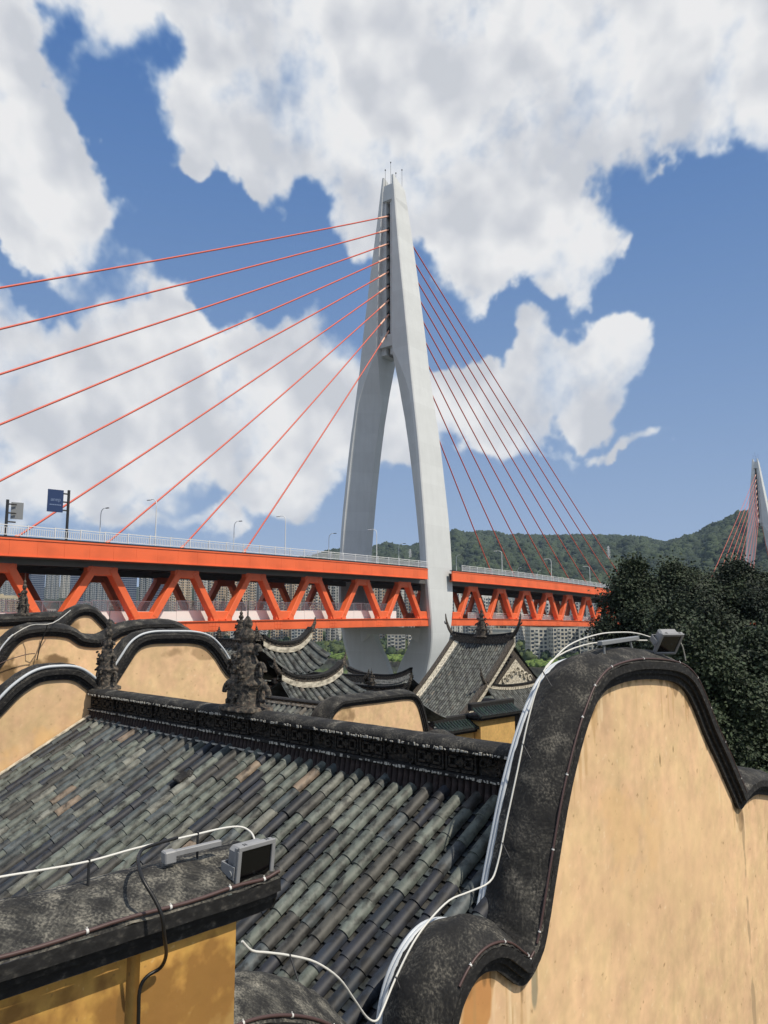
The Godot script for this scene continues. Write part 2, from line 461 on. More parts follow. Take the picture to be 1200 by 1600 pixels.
func sky_patch(field: Image, W: int, H: int, x0: int, x1: int, y0: int, y1: int) -> Image:
	var a := noise(71, 0.11, 6)
	a.fractal_gain = 0.6
	var b := noise(72, 0.24, 6)
	b.fractal_gain = 0.58
	var c := noise(73, 0.09, 3)
	var soft := noise(74, 0.1, 4)
	var bend := noise(75, 0.13, 6)
	bend.fractal_gain = 0.5
	var w := x1 - x0
	var h := y1 - y0
	var fw := field.get_width()
	var fh := field.get_height()
	var fd := field.get_data().to_float32_array()
	var out := PackedByteArray()
	out.resize(w * h * 3)
	var k := 0
	for y in range(y0, y1):
		var el := 90.0 - 180.0 * (y + 0.5) / H
		var e := clampf(el, 0.0, 90.0)
		var t := pow(clampf(e / 42.0, 0.0, 1.0), 0.72)
		var sr := lerpf(0.74, 0.315, t)
		var sg := lerpf(0.815, 0.48, t)
		var sb := lerpf(0.915, 0.725, t)
		var squash := 1.0 + 1.3 * exp(-e / 9.0)
		var wide := cos(deg_to_rad(e))
		for x in range(x0, x1):
			var az := -180.0 + 360.0 * (x + 0.5) / W
			var m := absf(az) / 180.0
			var ax := az if absf(az) < 150.0 else (180.0 - absf(az)) * 5.0 * signf(az)
			var ny := e * squash
			ax *= wide
			var n := a.get_noise_2d(ax, ny) * 0.75
			var wob := b.get_noise_2d(ax, ny)
			var inside := clampf((44.0 - absf(az)) / 8.0, 0.0, 1.0) * clampf((45.0 - e) / 3.0, 0.0, 1.0)
			var f := 0.0
			if inside > 0.0:
				var bx := bend.get_noise_2d(ax, ny) * 5.5
				var by := bend.get_noise_2d(ax + 300.0, ny) * 4.2 / squash
				var fx := clampi(int((az + bx + 45.0) / 90.0 * fw), 0, fw - 1)
				var fy := clampi(int((45.0 - e - by) / 45.0 * fh), 0, fh - 1)
				f = fd[fy * fw + fx]
			var gen := 0.34 + 0.5 * c.get_noise_2d(ax * 0.4, ny * 0.4)
			var puffy := 0.3 - absf(wob) * 1.5
			var d := lerpf(gen, f * 1.1 - 0.3, inside) + n * 0.55 + puffy * 0.22 + 0.1
			var here := soft.get_noise_2d(ax, ny)
			var edge := clampf(0.8 + 1.0 * here, 0.5, 1.3) + 0.35 * exp(-e / 9.0)
			var al := clampf(d / edge, 0.0, 1.0)
			al = 1.0 - pow(1.0 - al * al * (3.0 - 2.0 * al), 1.35)
			# sunlit from the right and above: the side of a cloud that thins towards the sun is brighter
			var up := soft.get_noise_2d(ax + 1.3, ny + 1.9)
			var shade := clampf(0.3 + (up - here) * 1.5 - n * 0.5 + 0.4 * clampf(d - 0.5, 0.0, 0.7) - puffy * 0.35, 0.0, 1.0)
			var r := lerpf(sr, lerpf(0.985, 0.845, shade), al)
			var g := lerpf(sg, lerpf(0.988, 0.86, shade), al)
			var bl := lerpf(sb, lerpf(0.992, 0.89, shade), al)
			out[k] = int(r * 255.0)
			out[k + 1] = int(g * 255.0)
			out[k + 2] = int(bl * 255.0)
			k += 3
	return Image.create_from_data(w, h, false, Image.FORMAT_RGB8, out)

func _ready() -> void:
	rng.seed = 20
	fbm = noise(9, 1.0, 4)
	var cam := Camera3D.new()
	cam.name = "camera"
	add_child(cam)
	cam.position = Vector3(0, EYE, 0)
	cam.rotation_degrees = Vector3(7.82, 0, 0)
	cam.fov = 67.29
	cam.near = 0.05
	cam.far = 9000.0
	cam.current = true
	var env := Environment.new()
	env.background_mode = Environment.BG_SKY
	var sky := Sky.new()
	var psm := PanoramaSkyMaterial.new()
	psm.panorama = make_sky()
	sky.sky_material = psm
	env.sky = sky
	env.background_energy_multiplier = 1.0
	env.tonemap_mode = Environment.TONE_MAPPER_LINEAR
	env.tonemap_exposure = 0.88
	env.fog_enabled = true
	env.fog_density = 0.00006
	env.fog_light_color = Color(0.72, 0.82, 0.95)
	env.sdfgi_enabled = true
	env.ssao_enabled = true
	env.ssil_enabled = true
	var we := WorldEnvironment.new()
	we.name = "environment"
	we.environment = env
	add_child(we)
	var sun := DirectionalLight3D.new()
	sun.name = "sun"
	sun.light_energy = 1.55
	sun.light_angular_distance = 0.5
	sun.light_color = Color(1.0, 0.955, 0.88)
	sun.shadow_enabled = true
	add_child(sun)
	var to_sun := Vector3(0.458, 0.829, 0.321)
	sun.look_at_from_position(to_sun * 100.0, Vector3.ZERO, Vector3.UP)
	make_materials()
	make_land()
	make_bridge()
	make_city()
	make_walls()
	make_main_hall()
	make_far_halls()
	make_trees()
	make_fittings()

# ---------------------------------------------------------------- land
func land_height(s: float) -> float:
	var xs := [-9000.0, -75.0, -18.0, 0.0, 399.0, 400.5, 440.0, 600.0, 1000.0, 1600.0, 9000.0]
	var ys := [-10.0, -10.0, -44.0, -46.0, -46.0, -38.0, -34.0, -24.0, -2.0, 40.0, 60.0]
	for i in xs.size() - 1:
		if s <= xs[i + 1]: return lerpf(ys[i], ys[i + 1], (s - xs[i]) / (xs[i + 1] - xs[i]))
	return 60.0
func hill_sky(az: float) -> float:
	var a := [[-60, 3.2], [-30, 2.2], [-14, 2.4], [-9.4, 3.4], [-5.7, 4.6], [-3.8, 5.1], [-1.9, 5.4], [0.0, 5.6], [1.9, 5.5], [3.1, 5.9], [5.0, 6.4], [7.6, 6.65], [9.5, 6.3], [11.8, 6.2], [14.1, 6.15], [17.2, 6.05], [18.5, 5.85], [20.2, 5.45], [21.9, 6.0], [23.6, 6.8], [25.2, 7.4], [26.8, 8.1], [30.0, 8.8], [36.0, 9.0], [60.0, 5.0]]
	for i in a.size() - 1:
		if az <= a[i + 1][0]: return lerpf(a[i][1], a[i + 1][1], smoothstep(0.0, 1.0, (az - a[i][0]) / (a[i + 1][0] - a[i][0])))
	return 5.0
func hill_height(az: float, r: float) -> float:
	var R := 2600.0
	if az > 19.0: R = lerpf(2600.0, 2100.0, clampf((az - 19.0) / 6.0, 0.0, 1.0))
	var top := tan(deg_to_rad(hill_sky(az))) * R * 0.93
	var t := clampf((r - 1250.0) / (R - 1250.0), 0.0, 1.0)
	if r > R: t = 1.0 - clampf((r - R) / 1600.0, 0.0, 1.0)
	var spur := fbm.get_noise_2d(az * 0.22, r * 0.0012) * 0.5 + fbm.get_noise_2d(az * 0.8 + 40.0, r * 0.004) * 0.22
	return 14.0 + (top - 14.0) * (pow(t, 0.85) + spur * t * (1.0 - t) * 1.6)
func polar(az: float, r: float, y: float) -> Vector3:
	var a := deg_to_rad(az)
	return Vector3(sin(a) * r, y + EYE, -cos(a) * r)
func blob_mesh(seed_: int, rings: int, sides: int, rough: float) -> ArrayMesh:
	var mb := MB.new()
	var nz := noise(seed_, 1.6, 3)
	var rows := []
	for i in rings + 1:
		var line := PackedVector3Array()
		var f := PI * i / rings
		for j in sides + 1:
			var a := TAU * (j % sides) / sides
			var d := Vector3(sin(f) * cos(a), cos(f), sin(f) * sin(a))
			line.append(d * (1.0 + rough * nz.get_noise_3dv(d * 1.3)))
		rows.append(line)
	mb.grid(rows)
	return mb.mesh()
func scatter(called: String, mesh: Mesh, m: Material, xfs: Array, cols: Array, parent: Node = self) -> MultiMeshInstance3D:
	var mm := MultiMesh.new()
	mm.transform_format = MultiMesh.TRANSFORM_3D
	mm.use_colors = true
	mm.mesh = mesh
	mm.instance_count = xfs.size()
	for i in xfs.size():
		mm.set_instance_transform(i, xfs[i])
		mm.set_instance_color(i, cols[i])
	var o := MultiMeshInstance3D.new()
	o.multimesh = mm
	o.material_override = m
	o.name = numbered(called) if parent == self else called
	parent.add_child(o, true)
	return o
func spin(size: Vector3) -> Basis:
	return Basis(Vector3.UP, rng.randf() * TAU) * Basis(Vector3(1, 0, 0), rng.randf_range(-0.3, 0.3)) * Basis.from_scale(size)
func make_land() -> void:
	var ps := []
	for i in 33: ps.append(signf(i - 16.0) * pow(absf(i - 16.0) / 16.0, 1.6) * 6000.0)
	var rows := []
	for s in [-6000.0, -1500.0, -400.0, -140.0, -80.0, -75.0, -60.0, -40.0, -18.0, 0.0, 200.0, 399.0, 400.5, 420.0, 440.0, 500.0, 600.0, 800.0, 1000.0, 1300.0, 1600.0, 2600.0, 7000.0]:
		var line := PackedVector3Array()
		for p in ps:
			line.append(B(s, p, land_height(s) + (2.0 * fbm.get_noise_2d(s * 0.01, p * 0.004) if s > 430.0 else 0.0)))
		rows.append(line)
	var mb := MB.new()
	mb.grid(rows)
	tag(part(self, "ground", mb, M.soil), "", "", "", "structure")
	mb = MB.new()
	mb.quad(B(-22, -6000, -41.5), B(399.4, -6000, -41.5), B(399.4, 6000, -41.5), B(-22, 6000, -41.5))
	tag(part(self, "river", mb, M.water), "", "", "", "structure")
	mb = MB.new()
	for k in 60:
		var p0 := -1500.0 + k * 40.0
		mb.quad(B(399.0, p0, -46), B(399.0, p0 + 39.0, -46), B(399.6, p0 + 39.0, -37.0), B(399.6, p0, -37.0))
		mb.quad(B(399.6, p0, -37.0), B(399.6, p0 + 39.0, -37.0), B(405.0, p0 + 39.0, -37.0), B(405.0, p0, -37.0))
	tag(part(self, "quay", mb, M.quay), "", "", "", "structure")
	rows = []
	for i in 44:
		var line := PackedVector3Array()
		var r := 1250.0 + 2900.0 * i / 43.0
		for j in 181:
			var az := -65.0 + 130.0 * j / 180.0
			line.append(polar(az, r, hill_height(az, r) - 2.0))
		rows.append(line)
	mb = MB.new()
	mb.grid(rows)
	tag(part(self, "hill", mb, M.hill), "", "", "", "structure")
	# the wood on the hill: nobody could count it
	var xfs := []
	var cols := []
	var tone := noise(51, 0.9, 3)
	for i in 30000:
		var az := rng.randf_range(-16.0, 34.0)
		var r := sqrt(rng.randf_range(1300.0 * 1300.0, 2680.0 * 2680.0))
		var h := hill_height(az, r)
		var k := rng.randf_range(5.0, 10.5)
		xfs.append(Transform3D(spin(Vector3(k, k * rng.randf_range(0.7, 1.15), k)), polar(az, r, h + k * 0.25)))
		var w := clampf(0.5 + 0.9 * tone.get_noise_2d(az * 0.5, r * 0.006) + rng.randf_range(-0.3, 0.3), 0.0, 1.0)
		cols.append(Color(0.013, 0.026, 0.014).lerp(Color(0.04, 0.062, 0.026), w))
	var o := scatter("hill_wood", blob_mesh(3, 6, 8, 0.6), M.forest, xfs, cols)
	tag(o, "dense green wood covering the hills behind the bridge", "wood", "", "stuff")
	# bright shrubs along the quay, darker trees between the far houses
	xfs = []
	cols = []
	for i in 2600:
		var p := rng.randf_range(-620.0, 330.0)
		var s := rng.randf_range(403.0, 416.0)
		var k := rng.randf_range(1.0, 2.6)
		xfs.append(Transform3D(spin(Vector3(k * 1.3, k, k * 1.3)), B(s, p, land_height(s) + k * 0.4 + (s - 403.0) * 0.12)))
		cols.append(Color(0.06, 0.11, 0.02).lerp(Color(0.14, 0.2, 0.045), rng.randf()))
	tag(scatter("quay_shrubs", blob_mesh(4, 7, 9, 0.8), M.forest, xfs, cols), "bright green shrubs in a strip along the far quay", "shrubs", "", "stuff")
	xfs = []
	cols = []
	for i in 3400:
		var p := rng.randf_range(-760.0, 360.0)
		var s := 418.0 + 170.0 * pow(rng.randf(), 1.6)
		var k := rng.randf_range(2.2, 5.2)
		xfs.append(Transform3D(spin(Vector3(k, k * rng.randf_range(0.8, 1.4), k)), B(s, p, land_height(s) + k * 0.9)))
		cols.append(Color(0.02, 0.042, 0.018).lerp(Color(0.085, 0.11, 0.035), pow(rng.randf(), 1.5)))
	tag(scatter("bank_trees", blob_mesh(8, 8, 10, 0.85), M.forest, xfs, cols), "mixed green trees massed between the far bank houses", "trees", "", "stuff")
	# two power pylons on the hill
	for q in [[1.95, 1950.0, 34.0, "slender lattice power pylon on the hill beside the bridge tower"], [16.3, 1700.0, 46.0, "pale lattice power pylon on the hill above the dark trees"]]:
		var t := thing("power_pylon", q[3], "pylon", polar(q[0], q[1], hill_height(q[0], q[1]) - 3.0), 20.0, "power pylons on the hill")
		var H: float = q[2]
		var frame := MB.new()
		for sx in [-1, 1]:
			for sz in [-1, 1]:
				frame.tube([Vector3(sx * 4.0, 0, sz * 4.0), Vector3(sx * 0.6, H, sz * 0.6)], 0.35, 4)
		for k in 8:
			var a := lerpf(4.0, 0.6, k / 8.0)
			var b := lerpf(4.0, 0.6, (k + 1) / 8.0)
			for z in [-1, 1]:
				frame.tube([Vector3(-a, H * k / 8.0, z * a), Vector3(b, H * (k + 1) / 8.0, z * b)], 0.2, 4)
				frame.tube([Vector3(a, H * k / 8.0, z * a), Vector3(-b, H * (k + 1) / 8.0, z * b)], 0.2, 4)
		part(t, "lattice", frame, M.white_metal)
		for k in 3:
			var arm := MB.new()
			arm.tube([Vector3(-6.0 + k, H * (0.72 + 0.1 * k), 0), Vector3(6.0 - k, H * (0.72 + 0.1 * k), 0)], 0.3, 4)
			part(t, "cross_arm", arm, M.white_metal)

# ---------------------------------------------------------------- bridge
func crest(s: float) -> float:
	var q := clampf(s + 8.0, -110.0, 110.0)
	return -1.1e-4 * q * q - (absf(s + 8.0) - absf(q)) * 0.0035
func make_pylon(parent: Node3D) -> Node3D:
	var t := Node3D.new()
	t.name = "pylon"
	parent.add_child(t, true)
	# height, outer face, inner face, length along the bridge
	var tab := [[-46.0, 7.5, 0.2, 9.0], [-30.0, 7.8, 0.2, 7.0], [-20.0, 8.6, 0.3, 5.8], [-11.2, 10.4, 2.9, 5.6], [-5.9, 11.8, 6.2, 6.6], [-2.0, 12.3, 8.2, 7.7], [3.3, 12.35, 10.1, 9.2], [8.5, 12.1, 10.5, 9.8], [15.2, 11.8, 10.3, 9.9], [22.0, 11.3, 9.6, 9.8], [28.9, 10.6, 8.7, 9.5], [36.0, 9.9, 7.6, 9.1], [43.2, 9.0, 6.3, 8.7], [50.6, 8.0, 4.6, 8.3], [56.7, 7.2, 2.9, 7.9], [61.2, 6.7, 2.0, 7.8], [72.1, 5.4, 1.8, 7.3], [81.7, 4.2, 1.7, 6.8], [91.5, 3.0, 1.4, 6.0], [101.2, 1.75, 0.95, 5.0]]
	for side in [1.0, -1.0]:
		for seg in [[0, 12, "leg"], [12, 19, "leg"]]:
			var rings := []
			for i in range(seg[0], seg[1]):
				var a: Array = tab[maxi(i - 1, 0)]
				var b: Array = tab[i]
				var c: Array = tab[i + 1]
				var d: Array = tab[mini(i + 2, tab.size() - 1)]
				for k in 5:
					if k == 4 and i < seg[1] - 1: break
					var f := k / 4.0
					var q := []
					for z in 4: q.append(cubic_interpolate(b[z], c[z], a[z], d[z], f))
					rings.append(q)
			var e := 0.22
			var proud := 0.0 if seg[0] == 0 else 0.03
			var cols := []
			for j in 8: cols.append([])
			for q in rings:
				var h: float = q[0] + 46.0
				var o: float = q[1] - proud
				var n: float = q[2] + proud
				var l: float = q[3] * 0.5 - proud
				var slope := 0.45 * clampf((q[0] - 92.0) / 9.0, 0.0, 1.0)
				# below the fork the inner side is a blunt wedge
				var wedge := clampf((60.0 - q[0]) / 12.0, 0.0, 1.0) * clampf((q[0] + 24.0) / 12.0, 0.0, 1.0)
				var n2 := maxf(n - 0.59 * l * wedge, 0.2 if q[0] < 0.0 else n * (1.0 - wedge))
				var f1 := lerpf(-l + e, -0.2 * l, wedge)
				var f2 := lerpf(l - e, 0.3 * l, wedge)
				var thin := lerpf(n + e, o - 0.9, wedge)
				var corner := [Vector2(-l + e, o), Vector2(l - e, o), Vector2(l, o - e), Vector2(l, thin), Vector2(f2, n2), Vector2(f1, n2), Vector2(-l, thin), Vector2(-l, o - e)]
				for j in 8:
					cols[j].append(Vector3(corner[j].x, h - slope * (corner[j].x - 2.0), corner[j].y * side))
			var mb := MB.new()
			for j in 8:
				mb.grid([PackedVector3Array(cols[j]), PackedVector3Array(cols[(j + 1) % 8])])
			var last := rings.size() - 1
			for j in range(1, 7): mb.tri(cols[0][last], cols[j][last], cols[j + 1][last])
			part(t, seg[2], mb, M.concrete)
	var mb := MB.new()
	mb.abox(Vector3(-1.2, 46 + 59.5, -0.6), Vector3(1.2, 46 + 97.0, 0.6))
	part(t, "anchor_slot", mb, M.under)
	for z in [-1.5, 1.5]:
		mb = MB.new()
		mb.abox(Vector3(-2.2, 46 + 59.5, z - 0.95), Vector3(2.2, 46 + 97.0, z + 0.95))
		part(t, "core_wall", mb, M.concrete)
	mb = MB.new()
	mb.quad(Vector3(-2.6, 46 + 97, -1.6), Vector3(-2.6, 46 + 97, 1.6), Vector3(-2.4, 46 + 101.0, 1.2), Vector3(-2.4, 46 + 101.0, -1.2))
	mb.abox(Vector3(-2.4, 46 + 96.8, -1.5), Vector3(2.4, 46 + 99.6, 1.5))
	part(t, "collar", mb, M.concrete)
	mb = MB.new()
	mb.abox(Vector3(-3.0, 46 + 61.2, -2.2), Vector3(3.0, 46 + 64.0, 2.2))
	part(t, "fork_block", mb, M.concrete)
	mb = MB.new()
	for s in [-1.0, 1.0]:
		var line := []
		for k in 9: line.append(Vector3(s * 1.8, 46 + 100.4 + (0.9 if k % 2 else 0.0), -1.6 + 0.4 * k))
		mb.tube(line, 0.05, 4)
		mb.tube([Vector3(s * 1.8, 46 + 101.3, -1.6), Vector3(s * 1.8, 46 + 101.3, 1.6)], 0.06, 4)
	part(t, "top_railing", mb, M.dark_metal)
	for q in [[-2.0, -1.0, 5.0], [-1.2, 0.0, 7.0], [0.5, 0.3, 5.0], [1.6, 1.3, 6.0]]:
		mb = MB.new()
		mb.tube([Vector3(q[0], 46 + 99.0, q[1]), Vector3(q[0], 46 + 100.5 + q[2], q[1])], 0.04, 5)
		mb.box(Vector3(q[0], 46 + 100.3 + q[2], q[1]), Vector3(0.1, 0, 0), Vector3(0, 0.14, 0), Vector3(0, 0, 0.1))
		part(t, "antenna", mb, M.dark_metal)
	# beam under the deck with curved haunches
	mb = MB.new()
	for side in [1.0, -1.0]:
		var out := []
		for k in 9:
			var f := k / 8.0
			out.append(Vector2(9.5 - 4.2 * f, -2.3 - 3.4 * sqrt(1.0 - f * f)))
		var a := PackedVector3Array()
		var b := PackedVector3Array()
		for q in out:
			a.append(Vector3(-2.0, 46 + q.y, side * q.x)); b.append(Vector3(2.0, 46 + q.y, side * q.x))
		mb.grid([a, b])
		for k in 8:
			for x in [-2.0, 2.0]:
				mb.quad(Vector3(x, 46 + out[k].y, side * out[k].x), Vector3(x, 46 + out[k + 1].y, side * out[k + 1].x), Vector3(x, 43.9, side * out[k + 1].x), Vector3(x, 43.9, side * out[k].x))
	mb.abox(Vector3(-2.05, 42.4, -9.6), Vector3(2.05, 43.9, 9.6))
	part(t, "cross_beam", mb, M.concrete)
	return t
func make_bridge() -> void:
	var t := thing("bridge", "orange double-deck truss bridge hung by red cables from a white needle-eye tower", "bridge", B(0, 0, -46), BRIDGE_TURN)
	var y0 := 46.0
	var pylon := make_pylon(t)
	var far := pylon.duplicate()
	t.add_child(far, true)
	far.position = Vector3(411.0, -2.0, 0)
	far.scale = Vector3(1.0, 1.02, 1.0)
	var step := 13.6
	# decks, in lengths between the truss nodes
	for k in range(-10, 36):
		var s0 := -19.2 + step * k - 6.8
		var s1 := s0 + step
		var a := crest(s0)
		var b := crest(s1)
		var mb := MB.new()
		var w := 13.0 if absf(s0 + 6.8) > 14.0 else 10.2
		var d := Vector3(step * 0.5, (b - a) * 0.5, 0)
		mb.box(Vector3(s0 + 6.8, y0 + 9.75 + (a + b) * 0.5, 0), d, Vector3(0, 0.22, 0), Vector3(0, 0, w))
		part(t, "roadway", mb, M.asphalt)
		mb = MB.new()
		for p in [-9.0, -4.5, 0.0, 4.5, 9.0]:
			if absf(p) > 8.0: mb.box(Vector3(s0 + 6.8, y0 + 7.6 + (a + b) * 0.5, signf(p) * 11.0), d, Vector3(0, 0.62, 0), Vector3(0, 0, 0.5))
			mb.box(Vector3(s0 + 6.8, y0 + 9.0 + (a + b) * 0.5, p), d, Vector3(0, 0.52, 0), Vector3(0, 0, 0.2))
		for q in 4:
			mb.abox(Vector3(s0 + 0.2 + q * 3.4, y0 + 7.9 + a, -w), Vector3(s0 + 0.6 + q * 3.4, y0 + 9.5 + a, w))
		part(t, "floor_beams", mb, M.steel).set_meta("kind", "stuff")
		mb = MB.new()
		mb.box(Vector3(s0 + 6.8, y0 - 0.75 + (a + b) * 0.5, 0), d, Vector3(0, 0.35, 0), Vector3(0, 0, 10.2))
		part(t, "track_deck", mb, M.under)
		for side in [1.0, -1.0]:
			mb = MB.new()
			mb.bbox(Vector3(s0 + 6.8, y0 - 0.95 + (a + b) * 0.5, 11.0 * side), d * 0.999, Vector3(0, 0.8, 0), Vector3(0, 0, 0.55), 0.06)
			mb.box(Vector3(s0 + 6.8, y0 - 0.18 + (a + b) * 0.5, 11.0 * side), d * 0.999, Vector3(0, 0.05, 0), Vector3(0, 0, 0.75))
			part(t, "bottom_chord", mb, M.orange)
			mb = MB.new()
			for q in 3:
				for r in 2:
					mb.bbox(Vector3(s0 + 4.5 + q * 0.62, y0 - 1.25 + r * 0.55 + a, 11.56 * side), Vector3(0.28, 0, 0), Vector3(0, 0.24, 0), Vector3(0, 0, 0.03), 0.02)
			part(t, "access_plate", mb, M.orange)
			var c0 := s0
			var c1 := s1
			if side > 0 and s0 < -7.2 and s1 > -7.2: c1 = -7.2
			if side > 0 and s0 < 2.4 and s1 > 2.4: c0 = 2.4
			var n := 4
			for q in n:
				var e0 := lerpf(c0, c1, float(q) / n)
				var e1 := lerpf(c0, c1, float(q + 1) / n)
				var m := (e0 + e1) * 0.5
				mb = MB.new()
				var dd := Vector3((e1 - e0) * 0.5 - 0.004, (crest(e1) - crest(e0)) * 0.5, 0)
				mb.bbox(Vector3(m, y0 + 8.8 + crest(m), 13.45 * side), dd, Vector3(0, 1.02, 0), Vector3(0, 0, 0.14), 0.015)
				mb.box(Vector3(m, y0 + 9.78 + crest(m), 13.52 * side), dd, Vector3(0, 0.09, 0), Vector3(0, 0, 0.16))
				mb.box(Vector3(m, y0 + 7.8 + crest(m), 13.3 * side), dd, Vector3(0, 0.05, 0), Vector3(0, 0, 0.45))
				part(t, "girder_plate", mb, M.orange)
			mb = MB.new()
			mb.box(Vector3((c0 + c1) * 0.5, y0 + 9.98 + crest((c0 + c1) * 0.5), 13.2 * side), Vector3((c1 - c0) * 0.5, (crest(c1) - crest(c0)) * 0.5, 0), Vector3(0, 0.1, 0), Vector3(0, 0, 0.3))
			part(t, "kerb", mb, M.dark_metal)
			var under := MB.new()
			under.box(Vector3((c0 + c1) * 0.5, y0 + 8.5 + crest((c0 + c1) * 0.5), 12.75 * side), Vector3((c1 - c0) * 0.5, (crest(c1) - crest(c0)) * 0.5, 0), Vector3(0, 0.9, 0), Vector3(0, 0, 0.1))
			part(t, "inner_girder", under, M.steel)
	# truss: slanting members and node plates
	for k in range(-8, 12):
		var s := -19.2 + step * k
		for side in [1.0, -1.0]:
			for dir in [-1.0, 1.0]:
				if side > 0 and absf(s + dir * 4.0) < 5.0: continue
				var a := Vector3(s + dir * 0.95, y0 - 0.2 + crest(s), 11.0 * side)
				var b := Vector3(s + dir * 5.55, y0 + 6.9 + crest(s + dir * 6.8), 11.0 * side)
				var x := (b - a) * 0.5
				var nrm := x.cross(Vector3(0, 0, 1)).normalized()
				var mb := MB.new()
				mb.bbox((a + b) * 0.5, x, nrm * 0.5, Vector3(0, 0, 0.6), 0.05)
				var dg := part(t, "diagonal", mb, M.orange)
				if side > 0:
					for f in [0.2, 0.86]:
						mb = MB.new()
						mb.bbox(a.lerp(b, f) + Vector3(0, 0, 0.61), x.normalized() * 0.75, nrm * 0.4, Vector3(0, 0, 0.025), 0.01)
						part(dg, "splice_plate", mb, M.orange)
			if side > 0 and absf(s) < 4.0: continue
			var mb := MB.new()
			var g := crest(s) + y0
			mb.bbox(Vector3(s, g + 0.55, 11.0 * side), Vector3(2.1, 0, 0), Vector3(0, 0.72, 0), Vector3(0, 0, 0.44), 0.1)
			part(t, "node_plate", mb, M.orange)
			if absf(s + 6.8) < 5.0 and side > 0: continue
			mb = MB.new()
			var h := crest(s + 6.8) + y0
			mb.bbox(Vector3(s + 6.8, h + 6.55, 11.0 * side), Vector3(2.2, 0, 0), Vector3(0, 0.6, 0), Vector3(0, 0, 0.54), 0.1)
			part(t, "node_plate", mb, M.orange)
	# railings: one panel, repeated
	var rp := MB.new()
	rp.abox(Vector3(-0.06, 0, -0.06), Vector3(0.06, 1.35, 0.06))
	rp.abox(Vector3(0.06, 1.2, -0.045), Vector3(3.34, 1.3, 0.045))
	rp.abox(Vector3(0.06, 0.95, -0.025), Vector3(3.34, 1.0, 0.025))
	rp.abox(Vector3(0.06, 0.12, -0.03), Vector3(3.34, 0.2, 0.03))
	for i in 11: rp.abox(Vector3(0.3 + i * 0.28, 0.2, -0.03), Vector3(0.36 + i * 0.28, 0.95, 0.03))
	var rail := rp.mesh()
	for k in range(-46, 60):
		var s := k * 3.4
		for side in [1.0, -1.0]:
			if side > 0 and s > -8.9 and s < 4.9: continue
			put(t, "railing_panel", rail, M.white_metal, Transform3D(Basis.IDENTITY, Vector3(s, y0 + 10.08 + crest(s + 1.7), 13.35 * side)))
	# lower deck: white wall with a glazed screen, then an open white fence past the tower
	for k in range(-11, 20):
		var s := -19.2 + step * 0.5 * (k * 2) - 6.8
		var c := crest(s + 6.8) + y0
		if s < -14.0:
			var mb := MB.new()
			mb.abox(Vector3(s + 0.02, c - 0.4, 9.2), Vector3(s + step - 0.02, c + 1.35, 9.4))
			part(t, "parapet", mb, M.parapet)
			for q in 6:
				mb = MB.new()
				var e := s + q * step / 6.0
				mb.abox(Vector3(e, c + 1.35, 9.24), Vector3(e + 0.09, c + 2.75, 9.36))
				mb.abox(Vector3(e + 0.09, c + 2.66, 9.26), Vector3(e + step / 6.0, c + 2.75, 9.34))
				var f := part(t, "screen_frame", mb, M.white_metal)
				mb = MB.new()
				mb.abox(Vector3(e + 0.1, c + 1.36, 9.285), Vector3(e + step / 6.0 - 0.01, c + 2.65, 9.305))
				part(f, "pane", mb, M.pane)
		elif s > 4.0:
			for q in 4:
				var e := s + q * 3.4
				put(t, "fence_panel", rail, M.white_metal, Transform3D(Basis.from_scale(Vector3(1, 1.25, 1.4)), Vector3(e, c - 0.4, 10.0)))
	# stay cables in one plane over the middle of the deck
	var hs := [65.6, 69.5, 72.9, 76.4, 79.8, 83.3, 86.7, 90.1, 93.5]
	for tw in [[0.0, 0.0], [411.0, 0.5]]:
		for dir in [-1.0, 1.0]:
			for k in 9:
				var s1: float = tw[0] + dir * (46.5 + 13.8 * k)
				var a := Vector3(tw[0] + dir * 1.7, y0 + hs[k] + tw[1], 0)
				var b := Vector3(s1, y0 + 9.9 + crest(s1), 0)
				var pts := []
				for i in 13:
					var f := i / 12.0
					pts.append(a.lerp(b, f) - Vector3(0, a.distance_to(b) * 0.011 * 4.0 * f * (1.0 - f) * 0.5, 0))
				var mb := MB.new()
				mb.tube(pts, 0.15 if tw[0] < 1.0 else 0.12, 8)
				var c := part(t, "stay_cable", mb, M.cable)
				var d := (Vector3(pts[1]) - a).normalized()
				mb = MB.new()
				mb.tube([a, a + d * 5.2], 0.21, 8)
				part(c, "sleeve", mb, M.sleeve)
				mb = MB.new()
				mb.tube([a - d * 1.2, a + d * 0.5], 0.55, 8)
				part(c, "anchor", mb, M.dark_metal)
				mb = MB.new()
				var e := (b - Vector3(pts[11])).normalized()
				mb.tube([b - e * 2.6, b], 0.3, 8)
				part(c, "deck_collar", mb, M.orange)
